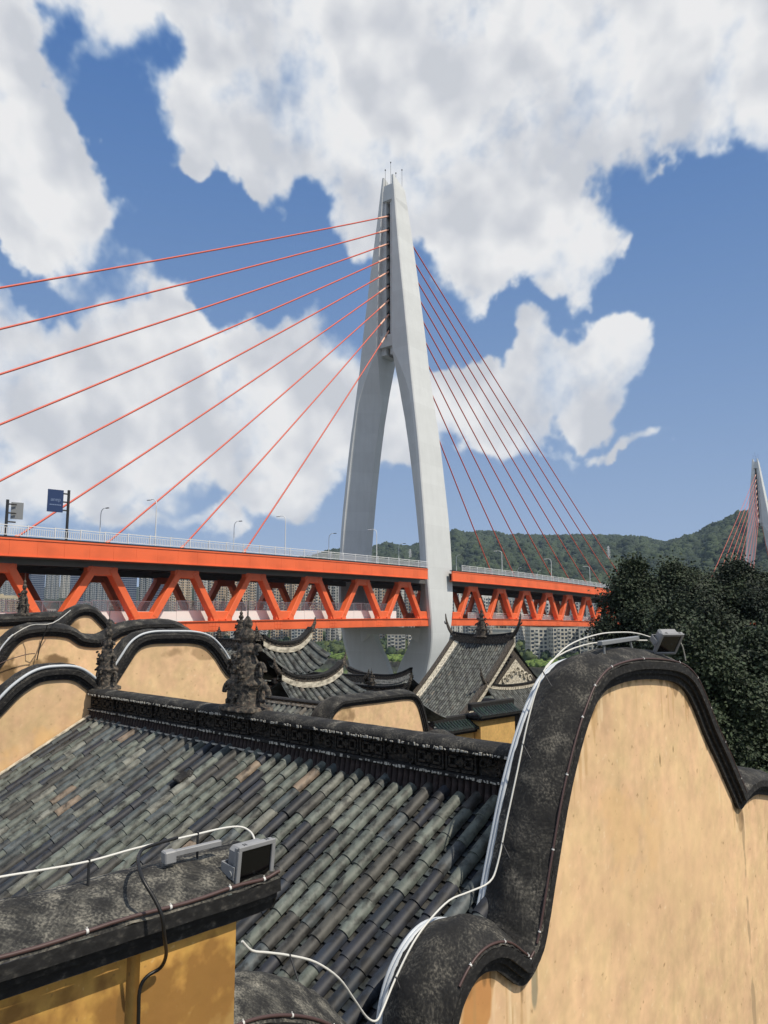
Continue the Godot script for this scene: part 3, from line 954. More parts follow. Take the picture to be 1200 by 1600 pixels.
	# street lamps on both edges of the roadway
	var lamps := [[-72.4, 11.3, 6.9, "tall street lamp on bridge deck, between the second and third cable feet from the left"], [-46.6, 11.3, 7.0, "tall pale street lamp on bridge deck just left of the tower's far leg"], [-21.5, 11.3, 6.9, "tall street lamp seen between the two tower legs, arm to the left"], [29.3, 11.3, 6.4, "tall street lamp with arm leftward, first right of the tower's near leg"], [57.9, 11.3, 6.5, "tall street lamp on bridge deck beside the fourth cable right of the tower"], [85.5, 11.3, 6.4, "tall street lamp on bridge deck, the last before the dark trees"],
		[-66.3, -11.3, 8.0, "dark-headed street lamp on the far edge, just right of the blue road sign"], [-37.3, -11.3, 8.5, "street lamp on the far edge beside the fourth cable foot from the left"], [-9.2, -11.3, 8.5, "street lamp on the far edge close to the tower's far leg"], [17.6, -11.3, 8.4, "street lamp seen between the tower legs, arm to the right"], [45.3, -11.3, 7.6, "street lamp on the far edge immediately right of the tower's near leg"], [82.7, -11.3, 6.6, "street lamp on the far edge behind the third cable right of the tower"], [97.0, -11.3, 6.6, "short street lamp on the far edge, second before the dark trees"]]
	for q in lamps:
		var s: float = q[0]
		var H: float = q[2]
		var into := -signf(q[1])
		var l := thing("street_lamp", q[3], "lamp", B(s, q[1], 9.97 + crest(s)), BRIDGE_TURN, "street lamps on the bridge deck")
		var mb := MB.new()
		mb.tube([Vector3(0, 0, 0), Vector3(0, H * 0.86, 0)], 0.1, 8, 0.07)
		part(l, "pole", mb, M.white_metal)
		mb = MB.new()
		mb.tube(smooth3([Vector3(0, H * 0.86, 0), Vector3(0, H * 0.95, into * 0.15), Vector3(0, H, into * 0.7), Vector3(0, H + 0.02, into * 1.5)], 4), 0.07, 6, 0.05)
		part(l, "arm", mb, M.white_metal)
		mb = MB.new()
		mb.bbox(Vector3(0, H, into * 1.75), Vector3(0.16, 0, 0), Vector3(0, 0.07, 0), Vector3(0, 0, 0.38), 0.05)
		part(l, "lamp_head", mb, M.dark_metal if q[1] < 0 else M.white_metal)
	# road signs at the left
	for q in [[-85.5, 11.0, 6.6, true, "blue road sign on a dark post above the bridge railing"], [-93.2, 11.0, 4.6, false, "pale back of a road sign at the left picture edge"]]:
		var s: float = q[0]
		var H: float = q[2]
		var l := thing("road_sign", q[4], "sign", B(s, q[1], 9.97 + crest(s)), BRIDGE_TURN)
		var mb := MB.new()
		mb.tube([Vector3(0, 0, 0), Vector3(0, H, 0)], 0.17, 8)
		part(l, "post", mb, M.dark_metal)
		for k in 3:
			mb = MB.new()
			var z := -1.0 if q[3] else 1.0
			mb.tube([Vector3(0, H - 0.5 - k * 1.05, 0), Vector3(z * 1.0, H - 0.5 - k * 1.05, z * 0.2)], 0.1, 6)
			part(l, "bracket", mb, M.dark_metal)
		mb = MB.new()
		if q[3]:
			mb.bbox(Vector3(-1.75, H - 1.55, 0.0), Vector3(0.92, 0, 0.22), Vector3(0, 1.4, 0), Vector3(-0.012, 0, 0.05), 0.02)
			var pn := part(l, "sign_panel", mb, M.blue_sign)
			var tm := TextMesh.new()
			var sf := SystemFont.new()
			sf.font_names = PackedStringArray(["Droid Sans"])
			tm.font = sf
			tm.text = "anep"
			tm.font_size = 72
			tm.pixel_size = 0.0075
			tm.depth = 0.01
			var o := put(pn, "lettering", tm, M.sign_mark)
			o.position = Vector3(-1.75, H - 1.4, 0.07)
			o.rotation.y = -atan2(0.35, 1.45)
			mb = MB.new()
			for i in 7: mb.box(Vector3(-2.35 + i * 0.2, H - 2.05, 0.07 - 0.144 + i * 0.048), Vector3(0.07, 0, 0.017), Vector3(0, 0.06, 0), Vector3(0, 0, 0.01))
			part(pn, "small_lettering", mb, M.sign_mark)
		else:
			mb.bbox(Vector3(1.2, H - 1.2, 0.0), Vector3(0.62, 0, 0.25), Vector3(0, 1.0, 0), Vector3(-0.02, 0, 0.05), 0.02)
			part(l, "sign_panel", mb, M.grey_metal)

# ---------------------------------------------------------------- far city
func make_city() -> void:
	var data := [[-543, 1097, 58, -36, 66, "cream", "cream block with flat roof at the left edge below the truss"],
		[-633, 1288, 45, -29, 115, "grey", "grey high-rise at the left picture edge behind the truss"],
		[-612, 1322, 18, -26, 121, "white", "narrow white high-rise in the first truss opening from the left"],
		[-567, 1264, 23, -28, 123, "glass", "blue glass high-rise beside the ridge spire at the left"],
		[-579, 1347, 22, -24, 123, "grey", "grey ribbed high-rise right of the leftmost blue glass tower"],
		[-577, 1396, 16, -22, 117, "white", "thin white high-rise behind the second near diagonal from the left"],
		[-490, 1232, 21, -26, 119, "glass", "blue glass high-rise just left of the first full truss triangle"],
		[-501, 1315, 18, -23, 115, "grey", "grey high-rise in the top of the first full triangle"],
		[-458, 1046, 31, -35, 46, "lowwhite", "low white house row under the leftmost blue glass tower"],
		[-422, 1157, 19, -28, 113, "grey", "grey high-rise in the middle of the left truss bay"],
		[-431, 1238, 12, -24, 112, "white", "thin white high-rise left of the broad blue tower"],
		[-359, 1085, 23, -29, 109, "glass", "broad dark blue high-rise in the second truss opening"],
		[-350, 1128, 16, -26, 107, "grey", "grey high-rise right of the broad dark blue tower"],
		[-295, 1013, 20, -30, 103, "glass", "dark blue glass high-rise beside the first beige tower"],
		[-247, 940, 28, -32, 98, "beige", "first and broadest beige high-rise from the left"],
		[-244, 1025, 15, -28, 96, "white", "thin white high-rise between the first two beige towers"],
		[-197, 903, 19, -32, 94, "beige", "second beige high-rise from the left"],
		[-190, 960, 15, -29, 91, "beige", "slim beige high-rise, third from the left"],
		[-156, 885, 20, -32, 90, "beige", "fourth beige high-rise from the left, above the ridge finial"],
		[-148, 954, 13, -28, 88, "grey", "grey high-rise between two beige towers near the finial"],
		[-113, 841, 19, -32, 85, "beige", "fifth beige high-rise from the left"],
		[-100, 894, 13, -29, 83, "beige", "slim beige high-rise, sixth from the left"],
		[-72, 798, 19, -33, 81, "beige", "seventh beige high-rise, left of the far tower leg"],
		[-56, 836, 14, -30, 78, "white", "white high-rise beside the far tower leg"],
		[-7, 800, 16, -30, 74, "beige", "beige high-rise seen just right of the far tower leg"],
		[12, 836, 15, -28, 71, "white", "white high-rise in the middle between the tower legs"],
		[28, 774, 17, -30, 72, "beige", "beige high-rise touching the near tower leg's left side"],
		[-203, 851, 16, -36, 29, "lowwhite", "low white block under the deck, left of the ridge finial"],
		[-154, 822, 17, -35, 30, "lowwhite", "low white block under the deck behind the ridge finial"],
		[-84, 770, 16, -35, 28, "lowwhite", "low white block under the deck left of the tower foot"],
		[11, 693, 16, -36, 24, "lowgrey", "low grey block with flat roof framed by the tower feet"],
		[26, 701, 8, -34, 28, "lowwhite", "small low white block beside the near tower foot"],
		[68, 720, 10, -32, 55, "white", "white high-rise first right of the near tower leg"],
		[86, 756, 14, -29, 58, "grey", "grey high-rise second right of the near tower leg"],
		[96, 723, 13, -30, 51, "white", "white high-rise behind the temple ridge spire"],
		[118, 782, 10, -26, 54, "beige", "beige high-rise right of the temple ridge spire"],
		[122, 729, 12, -29, 48, "white", "white high-rise in the third truss bay right of the tower"],
		[143, 764, 13, -26, 50, "grey", "grey high-rise in the fourth truss bay right of the tower"],
		[147, 710, 13, -29, 45, "white", "white high-rise in the fifth truss bay right of the tower"],
		[169, 744, 11, -26, 45, "beige", "beige high-rise left of the last truss bays"],
		[173, 704, 12, -28, 43, "white", "white high-rise in the last truss bay before the trees"],
		[193, 727, 11, -26, 44, "grey", "grey high-rise half behind the dark trees"],
		[123, 610, 17, -36, 29, "midwhite", "white riverside apartment block left of three under the chord"],
		[141, 603, 21, -35, 28, "midwhite", "white riverside apartment block in the middle of three"],
		[159, 584, 24, -36, 29, "midwhite", "white riverside apartment block nearest the dark trees"],
		[98, 647, 16, -34, 24, "midwhite", "white riverside block behind the temple gable"],
		[83, 671, 17, -33, 25, "midgrey", "grey riverside block behind the temple ridge"]]
	for q in data:
		building(q[0], q[1], q[2], q[3], q[4], q[5], q[6])
func building(x: float, z: float, w: float, base: float, h: float, style: String, label: String) -> void:
	var turn := rad_to_deg(atan2(-x, z)) + rng.randf_range(-24.0, 24.0)
	var low := style.begins_with("low") or style.begins_with("mid")
	var t := thing("low_block" if low else "high_rise", label, "building", Vector3(x, base + EYE - 2.0, -z), turn, "low blocks on the far bank" if low else "high-rises on the far bank")
	h += 2.0
	var d := w * rng.randf_range(0.7, 1.0)
	var wm: Material = M["wall_" + style]
	var mb := MB.new()
	mb.abox(Vector3(-w / 2, 0, -d), Vector3(w / 2, h, 0))
	if not low and style != "glass":
		# projecting bays give the tower its ribs
		var nb := maxi(2, int(w / 7.0))
		for i in nb:
			var c := -w / 2 + (i + 0.5) * w / nb
			mb.abox(Vector3(c - w / nb * 0.22, 0, 0), Vector3(c + w / nb * 0.22, h - 1.5, 0.9))
	part(t, "wall", mb, wm)
	mb = MB.new()
	if low:
		mb.abox(Vector3(-w / 2 - 0.3, h, -d - 0.3), Vector3(w / 2 + 0.3, h + 0.7, 0.3))
	else:
		mb.abox(Vector3(-w / 2 + 1.0, h, -d + 1.0), Vector3(w / 2 - 1.0, h + 1.4, -1.0))
		mb.abox(Vector3(-2.0, h + 1.4, -d * 0.6), Vector3(2.0, h + 4.0, -d * 0.3))
	part(t, "roof", mb, wm)
	var glass := MB.new()
	var slab := MB.new()
	var fl := 3.05
	var nf := int((h - 2.0) / fl)
	var bays := maxi(3, int(w / (2.9 if low else 2.4)))
	var side := maxi(3, int(d / 3.0))
	for f in nf:
		var y := 2.2 + f * fl
		for b in bays:
			var c := -w / 2 + (b + 0.5) * w / bays
			var hw := w / bays * (0.46 if style == "glass" else rng.randf_range(0.26, 0.36))
			var out := 0.05
			if not low and style != "glass":
				var nb := maxi(2, int(w / 7.0))
				var m := fposmod((c + w / 2) / (w / nb), 1.0)
				if m > 0.28 and m < 0.72: out = 0.95
			glass.quad(Vector3(c - hw, y, out), Vector3(c + hw, y, out), Vector3(c + hw, y + 1.75, out), Vector3(c - hw, y + 1.75, out))
			if style != "glass" and (b + f / 40) % 3 == 1:
				slab.abox(Vector3(c - hw * 1.3, y - 0.35, 0), Vector3(c + hw * 1.3, y + 0.62, out + 0.75))
		for b in side:
			var c := -d + (b + 0.5) * d / side
			for sx in [-1.0, 1.0]:
				glass.quad(Vector3(sx * (w / 2 + 0.05), y, c - 0.75), Vector3(sx * (w / 2 + 0.05), y, c + 0.75), Vector3(sx * (w / 2 + 0.05), y + 1.6, c + 0.75), Vector3(sx * (w / 2 + 0.05), y + 1.6, c - 0.75))
	part(t, "windows", glass, M.glass_blue if style == "glass" else M.glass_dark).set_meta("kind", "stuff")
	if slab.v.size(): part(t, "balconies", slab, M.wall_white).set_meta("kind", "stuff")

# ---------------------------------------------------------------- firewalls
func wall_normals(pts: Array) -> Array:
	var out := []
	for i in pts.size():
		var d: Vector2 = (pts[mini(i + 1, pts.size() - 1)] - pts[maxi(i - 1, 0)]).normalized()
		out.append(Vector2(-d.y, d.x))
	return out
func on_coping(path: Array, vf: float, w: float, n: float, from: float, to: float) -> Array:
	# points that follow a coping: w towards the viewer from the wall face, n out from the wall top; from and to are shares of its length
	var nr := wall_normals(path)
	var out := []
	for i in range(int(from * (path.size() - 1)), int(to * (path.size() - 1)) + 1):
		var q: Vector2 = path[i] + nr[i] * n
		out.append(tp(q.x, vf - w, q.y))
	return out
func firewall(called: String, label: String, vf: float, th: float, pts: Array, bottom: float, wm: Material, k := 1.0, span := 5.0, u_from := -1e9, u_to := 1e9, group := "yellow firewalls with black copings") -> Array:
	var path := smooth2(v2(pts), 6)
	var nr := wall_normals(path)
	var t := temple(called, label, "wall", path[path.size() / 2].x, vf, bottom, group)
	var top := -1e9
	for q in path: top = maxf(top, q.y)
	var u0 := maxf(path[0].x, u_from)
	var u1 := minf(path[path.size() - 1].x, u_to)
	var front := [PackedVector3Array(), PackedVector3Array()]
	var fuv := [PackedVector2Array(), PackedVector2Array()]
	var back := [PackedVector3Array(), PackedVector3Array()]
	var ends := []
	for q in path:
		if q.x < u0 - 0.001 or q.x > u1 + 0.05: continue
		var u := minf(q.x, u1)
		front[0].append(L(u, vf, q.y + 0.03)); front[1].append(L(u, vf, bottom))
		fuv[0].append(Vector2((u - u0) / span, (top - q.y) / span)); fuv[1].append(Vector2((u - u0) / span, (top - bottom) / span))
		back[0].append(L(u, vf + th, bottom)); back[1].append(L(u, vf + th, q.y + 0.03))
		ends.append(Vector2(u, q.y))
	var mb := MB.new()
	mb.grid(front, fuv)
	mb.grid(back, fuv)
	for e in [ends[0], ends[ends.size() - 1]]:
		mb.quad(L(e.x, vf, e.y), L(e.x, vf, bottom), L(e.x, vf + th, bottom), L(e.x, vf + th, e.y))
		for z in range(mb.t.size() - 6, mb.t.size()):
			mb.t[z] = Vector2((ov - vf + mb.v[z].z) / span, (top - oy - mb.v[z].y) / span)
	part(t, "wall_face", mb, wm)
	var b := -th - 0.135 * k
	var bands := [[[0.0, -0.03], [0.05, -0.03], [0.05, 0.045]], [[0.05, 0.045], [0.09, 0.045], [0.09, 0.10]], [[0.09, 0.10], [0.135, 0.10], [0.135, 0.19]]]
	for band in bands:
		for flip in [false, true]:
			var m := MB.new()
			for j in band.size() - 1:
				var rows := []
				for e in [band[j], band[j + 1]]:
					var line := PackedVector3Array()
					for i in path.size():
						var w: float = e[0] * k
						if flip: w = -th - w
						var jit := 0.003 * k * fbm.get_noise_2d(i * 0.7, w * 40.0)
						var q: Vector2 = path[i] + nr[i] * (e[1] * k + jit)
						line.append(L(q.x, vf - w, q.y))
					rows.append(line)
				m.grid(rows)
			part(t, "moulding", m, M.soot_dark)
	var crown := MB.new()
	var sec := []
	var mid := -th * 0.5
	for e in [[1.0, 0.19], [0.93, 0.215], [0.7, 0.262], [0.42, 0.312], [0.2, 0.34], [0.0, 0.35], [-0.2, 0.34], [-0.42, 0.312], [-0.7, 0.262], [-0.93, 0.215], [-1.0, 0.19]]:
		sec.append(Vector2(mid + e[0] * (0.135 * k - mid), e[1] * k))
	var rows := []
	for e in sec:
		var line := PackedVector3Array()
		for i in path.size():
			var jit := 0.022 * k * fbm.get_noise_3d(i * 0.55 + path[0].x, e.x * 5.0, vf) + 0.012 * k * fbm.get_noise_3d(i * 2.3, e.x * 21.0, vf + 5.0)
			var q: Vector2 = path[i] + nr[i] * (e.y + jit)
			line.append(L(q.x, vf - e.x, q.y))
		rows.append(line)
	crown.grid(rows)
	for i in [0, path.size() - 1]:
		var poly := []
		for e in sec:
			var q: Vector2 = path[i] + nr[i] * e.y
			poly.append(L(q.x, vf - e.x, q.y))
		for e in [[-th - 0.05 * k, -0.03], [0.05 * k, -0.03]]:
			var q: Vector2 = path[i] + nr[i] * (e[1] * k)
			poly.append(L(q.x, vf - e[0], q.y))
		for j in range(1, poly.size() - 1): crown.tri(poly[0], poly[j], poly[j + 1])
	part(t, "coping", crown, M.soot_pale if vf < 4.11 else M.soot)
	return path
var paths := {}
func make_walls() -> void:
	var ochre := Color8(218, 185, 144)
	var grime := Color8(92, 72, 44)
	var rust := Color8(176, 112, 48)
	var cement := Color8(140, 134, 112)
	var pale := Color8(238, 216, 178)
	var bump := ramp_tex(noise(77, 0.008, 5), [[0.0, grey(0.0)], [1.0, grey(1.0)]], 512)
	var outline := [[4.84, -4.4], [4.87, -3.8], [4.93, -3.4], [5.01, -3.08], [5.15, -2.91], [5.32, -2.83], [5.53, -2.86], [5.71, -2.98], [5.86, -3.08], [5.99, -3.08], [6.14, -2.98], [6.26, -2.80], [6.48, -2.25], [6.70, -1.73], [6.96, -1.27], [7.20, -0.96], [7.38, -0.80], [7.66, -0.70], [8.28, -0.66], [9.09, -0.72], [9.50, -0.84], [9.77, -1.07], [10.09, -1.47], [10.47, -1.88], [10.86, -2.32], [11.06, -2.52], [11.38, -2.45], [11.88, -2.46], [13.07, -2.81], [14.6, -3.8]]
	var marks := [[0.064, 0.335, 0.026, 0.045, rust, 0.6, 2.0], [0.128, 0.345, 0.005, 0.06, pale, 0.7, 1.2], [0.033, 0.32, 0.012, 0.022, cement, 0.9, 1.4], [0.18, 0.35, 0.008, 0.03, cement, 0.8, 1.4], [0.885, 0.5, 0.008, 0.3, Color8(150, 130, 102), 0.55, 2.2], [0.875, 0.275, 0.016, 0.03, grime, 0.5, 1.8], [0.55, 0.135, 0.003, 0.016, grime, 0.8, 1.4], [0.6, 0.125, 0.003, 0.01, grime, 0.8, 1.4], [0.3, 0.6, 0.2, 0.1, Color8(212, 170, 116), 0.45, 1.6], [0.6, 0.3, 0.25, 0.12, Color8(228, 194, 150), 0.4, 1.6], [0.45, 0.22, 0.1, 0.08, Color8(226, 186, 134), 0.4, 1.6]]
	# soot and lime that the rain has carried down from under the coping
	var drip := RandomNumberGenerator.new()
	drip.seed = 4
	for q in smooth2(v2(outline), 4):
		var x: float = (q.x - 4.84) / 7.2
		var y: float = (-0.66 - q.y) / 7.2
		marks.append([x + drip.randf_range(-0.004, 0.004), y + 0.004, drip.randf_range(0.004, 0.012), drip.randf_range(0.008, 0.024), grime, drip.randf_range(0.15, 0.5), 2.0])
		if drip.randf() < 0.5: marks.append([x, y + 0.02, drip.randf_range(0.002, 0.004), drip.randf_range(0.02, 0.07), pale if drip.randf() < 0.6 else Color8(176, 140, 92), drip.randf_range(0.2, 0.45), 2.2])
	var big := plaster(101, 640, 640, ochre, marks)
	paths.big = firewall("firewall", "tall yellow stepped firewall with black coping filling the right foreground", 4.12, 0.46, outline, -10.0, uvmat(big, 0.85, bump, 0.8), 0.92, 7.2)
	var amber := plaster(131, 384, 384, Color8(196, 152, 78), [[0.18, 0.24, 0.34, 0.2, Color8(134, 96, 46), 0.8, 1.1], [0.3, 0.42, 0.2, 0.2, Color8(184, 152, 92), 0.6, 1.4], [0.66, 0.3, 0.1, 0.12, Color8(222, 180, 104), 0.7, 1.5], [0.78, 0.16, 0.12, 0.05, Color8(196, 130, 36), 0.7, 1.5], [0.42, 0.16, 0.02, 0.1, Color8(110, 84, 44), 0.5, 1.0]])
	var am := uvmat(amber, 0.8, bump, 0.6)
	paths.near = firewall("firewall", "low amber wall under a straight black coping at the lower left", 3.4, 0.46, [[0.2, -1.475], [0.8, -1.475], [1.4, -1.475], [2.0, -1.475], [2.45, -1.475], [2.64, -1.465]], -10.0, am, 0.72, 2.3, 1.875, 2.43)
	# the left half of that wall stands a little back
	var t := get_child(get_child_count() - 1)
	var mb := MB.new()
	var rows := [PackedVector3Array([L(0.2, 3.46, -1.45), L(1.875, 3.46, -1.45)]), PackedVector3Array([L(0.2, 3.46, -10.0), L(1.875, 3.46, -10.0)])]
	mb.grid(rows, [PackedVector2Array([Vector2(-0.4, 0), Vector2(0.42, 0)]), PackedVector2Array([Vector2(-0.4, 3.7), Vector2(0.42, 3.7)])])
	part(t, "recessed_face", mb, am)
	var plain := plaster(151, 384, 384, ochre, [[0.1, 0.02, 0.08, 0.06, grime, 0.5, 1.3], [0.5, 0.3, 0.3, 0.1, Color8(226, 184, 124), 0.5, 1.5], [0.8, 0.03, 0.1, 0.02, grime, 0.3, 1.9]])
	var pm := uvmat(plain, 0.85, bump, 0.6)
	paths.low = firewall("firewall", "small black rounded coping hump at the bottom centre beside the amber wall", 4.1, 0.5, [[2.0, -2.9], [2.3, -2.74], [2.6, -2.61], [2.9, -2.57], [3.2, -2.64], [3.5, -2.80], [3.75, -3.05], [3.9, -3.35], [3.98, -3.8]], -10.0, pm, 1.0, 4.0)
	paths.left = firewall("firewall", "yellow double-humped firewall closing the left end of the tiled roof", 15.4, 0.5, [[3.4, -3.5], [4.2, -2.95], [5.0, -2.3], [5.56, -1.79], [5.89, -1.45], [6.24, -1.23], [6.61, -1.19], [6.93, -1.23], [7.20, -1.41], [7.41, -1.60], [7.6, -1.60], [7.82, -1.33], [8.08, -0.94], [8.29, -0.66], [8.58, -0.55], [9.1, -0.54], [9.61, -0.56], [9.95, -0.65], [10.22, -0.88], [10.45, -1.18], [10.67, -1.38], [11.0, -1.36], [11.5, -1.5]], -10.0, pm, 0.85, 8.2)
	var moss := plaster(171, 384, 384, ochre, [[0.2, 0.13, 0.13, 0.05, grime, 0.8, 1.6], [0.12, 0.2, 0.08, 0.08, grime, 0.6, 1.6], [0.38, 0.11, 0.1, 0.03, grime, 0.7, 1.6], [0.05, 0.3, 0.06, 0.1, Color8(180, 130, 70), 0.5, 1.4]])
	paths.back = firewall("firewall", "yellow wavy firewall with mossy stains behind the left gable", 21.0, 0.5, [[5.5, -3.0], [6.4, -2.4], [7.0, -1.85], [7.51, -1.22], [7.79, -0.78], [8.1, -0.53], [8.68, -0.47], [9.21, -0.53], [9.58, -0.74], [10.04, -0.8], [10.41, -0.72], [10.88, -0.48], [11.79, -0.38], [12.6, -0.45], [13.2, -0.9], [13.6, -1.3]], -10.0, uvmat(moss, 0.85, bump, 0.6), 1.0, 8.0)
	firewall("firewall", "small yellow arched firewall tip highest at the left under the bridge", 27.0, 0.5, [[10.6, -1.3], [11.2, -0.9], [11.71, -0.44], [12.14, 0.02], [12.61, 0.09], [12.98, -0.2], [13.2, -0.4], [13.5, -0.45]], -10.0, pm, 1.1, 9.0)
	firewall("firewall", "yellow firewall with flat-topped black coping in the middle behind the ridge", 14.0, 0.5, [[12.25, -3.6], [12.4, -2.9], [12.58, -2.4], [12.85, -2.16], [13.2, -2.12], [14.2, -2.11], [15.3, -2.11], [15.62, -2.25], [15.8, -2.6], [15.97, -3.14], [16.1, -3.6]], -10.0, pm, 0.66, 6.1)
	firewall("firewall", "small black arch of a lower firewall right of the middle one", 13.0, 0.5, [[14.8, -4.1], [15.0, -3.6], [15.25, -3.3], [15.6, -3.2], [15.95, -3.32], [16.2, -3.6], [16.3, -4.0]], -10.0, pm, 1.0, 6.1)
	firewall("firewall", "long straight black coping at the far left edge below the truss", 29.0, 0.5, [[7.5, -0.4], [9.0, -0.32], [10.5, -0.28], [12.0, -0.2], [13.0, -0.2]], -10.0, pm, 1.2, 9.0)

# ---------------------------------------------------------------- roofs
const CLAY := [Color(0.13, 0.15, 0.132), Color(0.075, 0.093, 0.098), Color(0.02, 0.026, 0.037), Color(0.056, 0.056, 0.052), Color(0.19, 0.197, 0.17), Color(0.23, 0.175, 0.125)]
func tile_kind() -> int:
	var r := rng.randf()
	if r < 0.33: return 0
	if r < 0.53: return 1
	if r < 0.77: return 2
	if r < 0.88: return 3
	if r < 0.97: return 4
	return 5
func tile_colour() -> Color:
	return CLAY[tile_kind()] * rng.randf_range(0.8, 1.2)
func barrel(col: Color, r: float, len: float, grow: float) -> MB:
	var mb := MB.new()
	mb.col = col
	barrel_into(mb, Transform3D.IDENTITY, r, len, grow, 9)
	return mb
func barrel_into(mb: MB, xf: Transform3D, r: float, len: float, grow: float, seg: int) -> void:
	var a := PackedVector3Array()
	var b := PackedVector3Array()
	var c := PackedVector3Array()
	for j in seg + 1:
		var f := PI * j / seg
		a.append(xf * Vector3(0, sin(f) * r, cos(f) * r))
		b.append(xf * Vector3(len, sin(f) * (r + grow) + 0.004, cos(f) * (r + grow)))
		c.append(xf * Vector3(len, sin(f) * (r - 0.014), cos(f) * (r - 0.014)))
	mb.grid([a, b])
	mb.grid([b, c])
func finial(parent: Node3D, called: String, at: Vector3, H: float, W: float) -> void:
	# tiered stucco spire with scrolls down both flanks
	var n := Node3D.new()
	n.name = called
	parent.add_child(n, true)
	n.position = at
	var mb := MB.new()
	var prof := []
	for q in [[0.5, 0.0], [0.5, 0.04], [0.36, 0.06], [0.34, 0.24], [0.38, 0.26], [0.38, 0.29], [0.29, 0.33], [0.27, 0.44], [0.21, 0.54], [0.17, 0.57], [0.2, 0.59], [0.2, 0.62], [0.14, 0.67], [0.10, 0.70], [0.16, 0.74], [0.17, 0.78], [0.12, 0.83], [0.08, 0.85], [0.11, 0.885], [0.10, 0.92], [0.05, 0.96], [0.015, 0.98], [0.012, 1.14], [0.0, 1.15]]:
		prof.append(Vector2(q[0] * W, q[1] * H))
	var rows := []
	for q in prof:
		var line := PackedVector3Array()
		for j in 21:
			var a := TAU * (j % 20) / 20
			var sq := 1.0 / maxf(absf(cos(a)), absf(sin(a)))
			var r: float = q.x * lerpf(1.0, sq, 0.5 if q.y < 0.5 * H else 0.0)
			r *= 1.0 + 0.05 * fbm.get_noise_3d(cos(a) * 3.0, q.y * 9.0 / W * 0.4, sin(a) * 3.0 + at.z)
			line.append(Vector3(cos(a) * r * 0.62, q.y, sin(a) * r))
		rows.append(line)
	mb.grid(rows)
	part(n, "spire", mb, M.carved)
	for s in [-1.0, 1.0]:
		var sc := MB.new()
		for e in [[0.10, 0.20, 0.46], [0.34, 0.16, 0.36], [0.55, 0.11, 0.27]]:
			var pts := []
			for i in 15:
				var f := i / 14.0
				var a := f * 5.2
				var r: float = e[1] * W * (1.0 - 0.62 * f)
				pts.append(Vector3(0, e[0] * H + r * sin(a) + 0.06 * H, s * (e[2] * W + r * cos(a) * 0.75)))
			sc.tube(pts, 0.042 * W, 6, 0.026 * W)
		part(n, "scroll", sc, M.carved)
	var rel := MB.new()
	for i in 16:
		var h := rng.randf_range(0.08, 0.6)
		var z := rng.randf_range(-0.24, 0.24) * W
		var o := Vector3(-0.24 * W * (1.05 - 0.3 * h), h * H, z)
		rel.bbox(o, Vector3(0.03 * W, 0, 0), Vector3(0, rng.randf_range(0.01, 0.03) * H, 0), Vector3(0, 0.01, rng.randf_range(0.015, 0.04) * W), 0.008)
	part(n, "relief", rel, M.carved).set_meta("kind", "stuff")
func horn(mb: MB, p: Vector3, out: Vector3, up: float, r: float) -> void:
	mb.tube(smooth3([p - out * 0.35, p, p + out * 0.45 + Vector3(0, up * 0.28, 0), p + out * 0.72 + Vector3(0, up * 0.66, 0), p + out * 0.8 + Vector3(0, up, 0)], 4), r, 7, r * 0.15)
	mb.tube(smooth3([p + out * 0.6 + Vector3(0, up * 0.5, 0), p + out * 0.85 + Vector3(0, up * 0.55, 0), p + out * 0.9 + Vector3(0, up * 0.66, 0)], 3), r * 0.4, 5, r * 0.1)
func slope_point(a: Vector3, b: Vector3, run: Vector2, drop: float, lift: Vector2, flare: float, t: float, r: float) -> Vector3:
	# a, b and the result are (u, v, y)
	var e := t + (t - 0.5) * flare * r
	var p := a.lerp(b, e)
	var l := lift.x * pow(maxf(0.0, 1.0 - 2.0 * t), 2.5) + lift.y * pow(maxf(0.0, 2.0 * t - 1.0), 2.5)
	return Vector3(p.x + run.x * r, p.y + run.y * r, p.z - drop * (1.0 - pow(1.0 - r, 1.22)) + l * (0.75 + 0.25 * r))
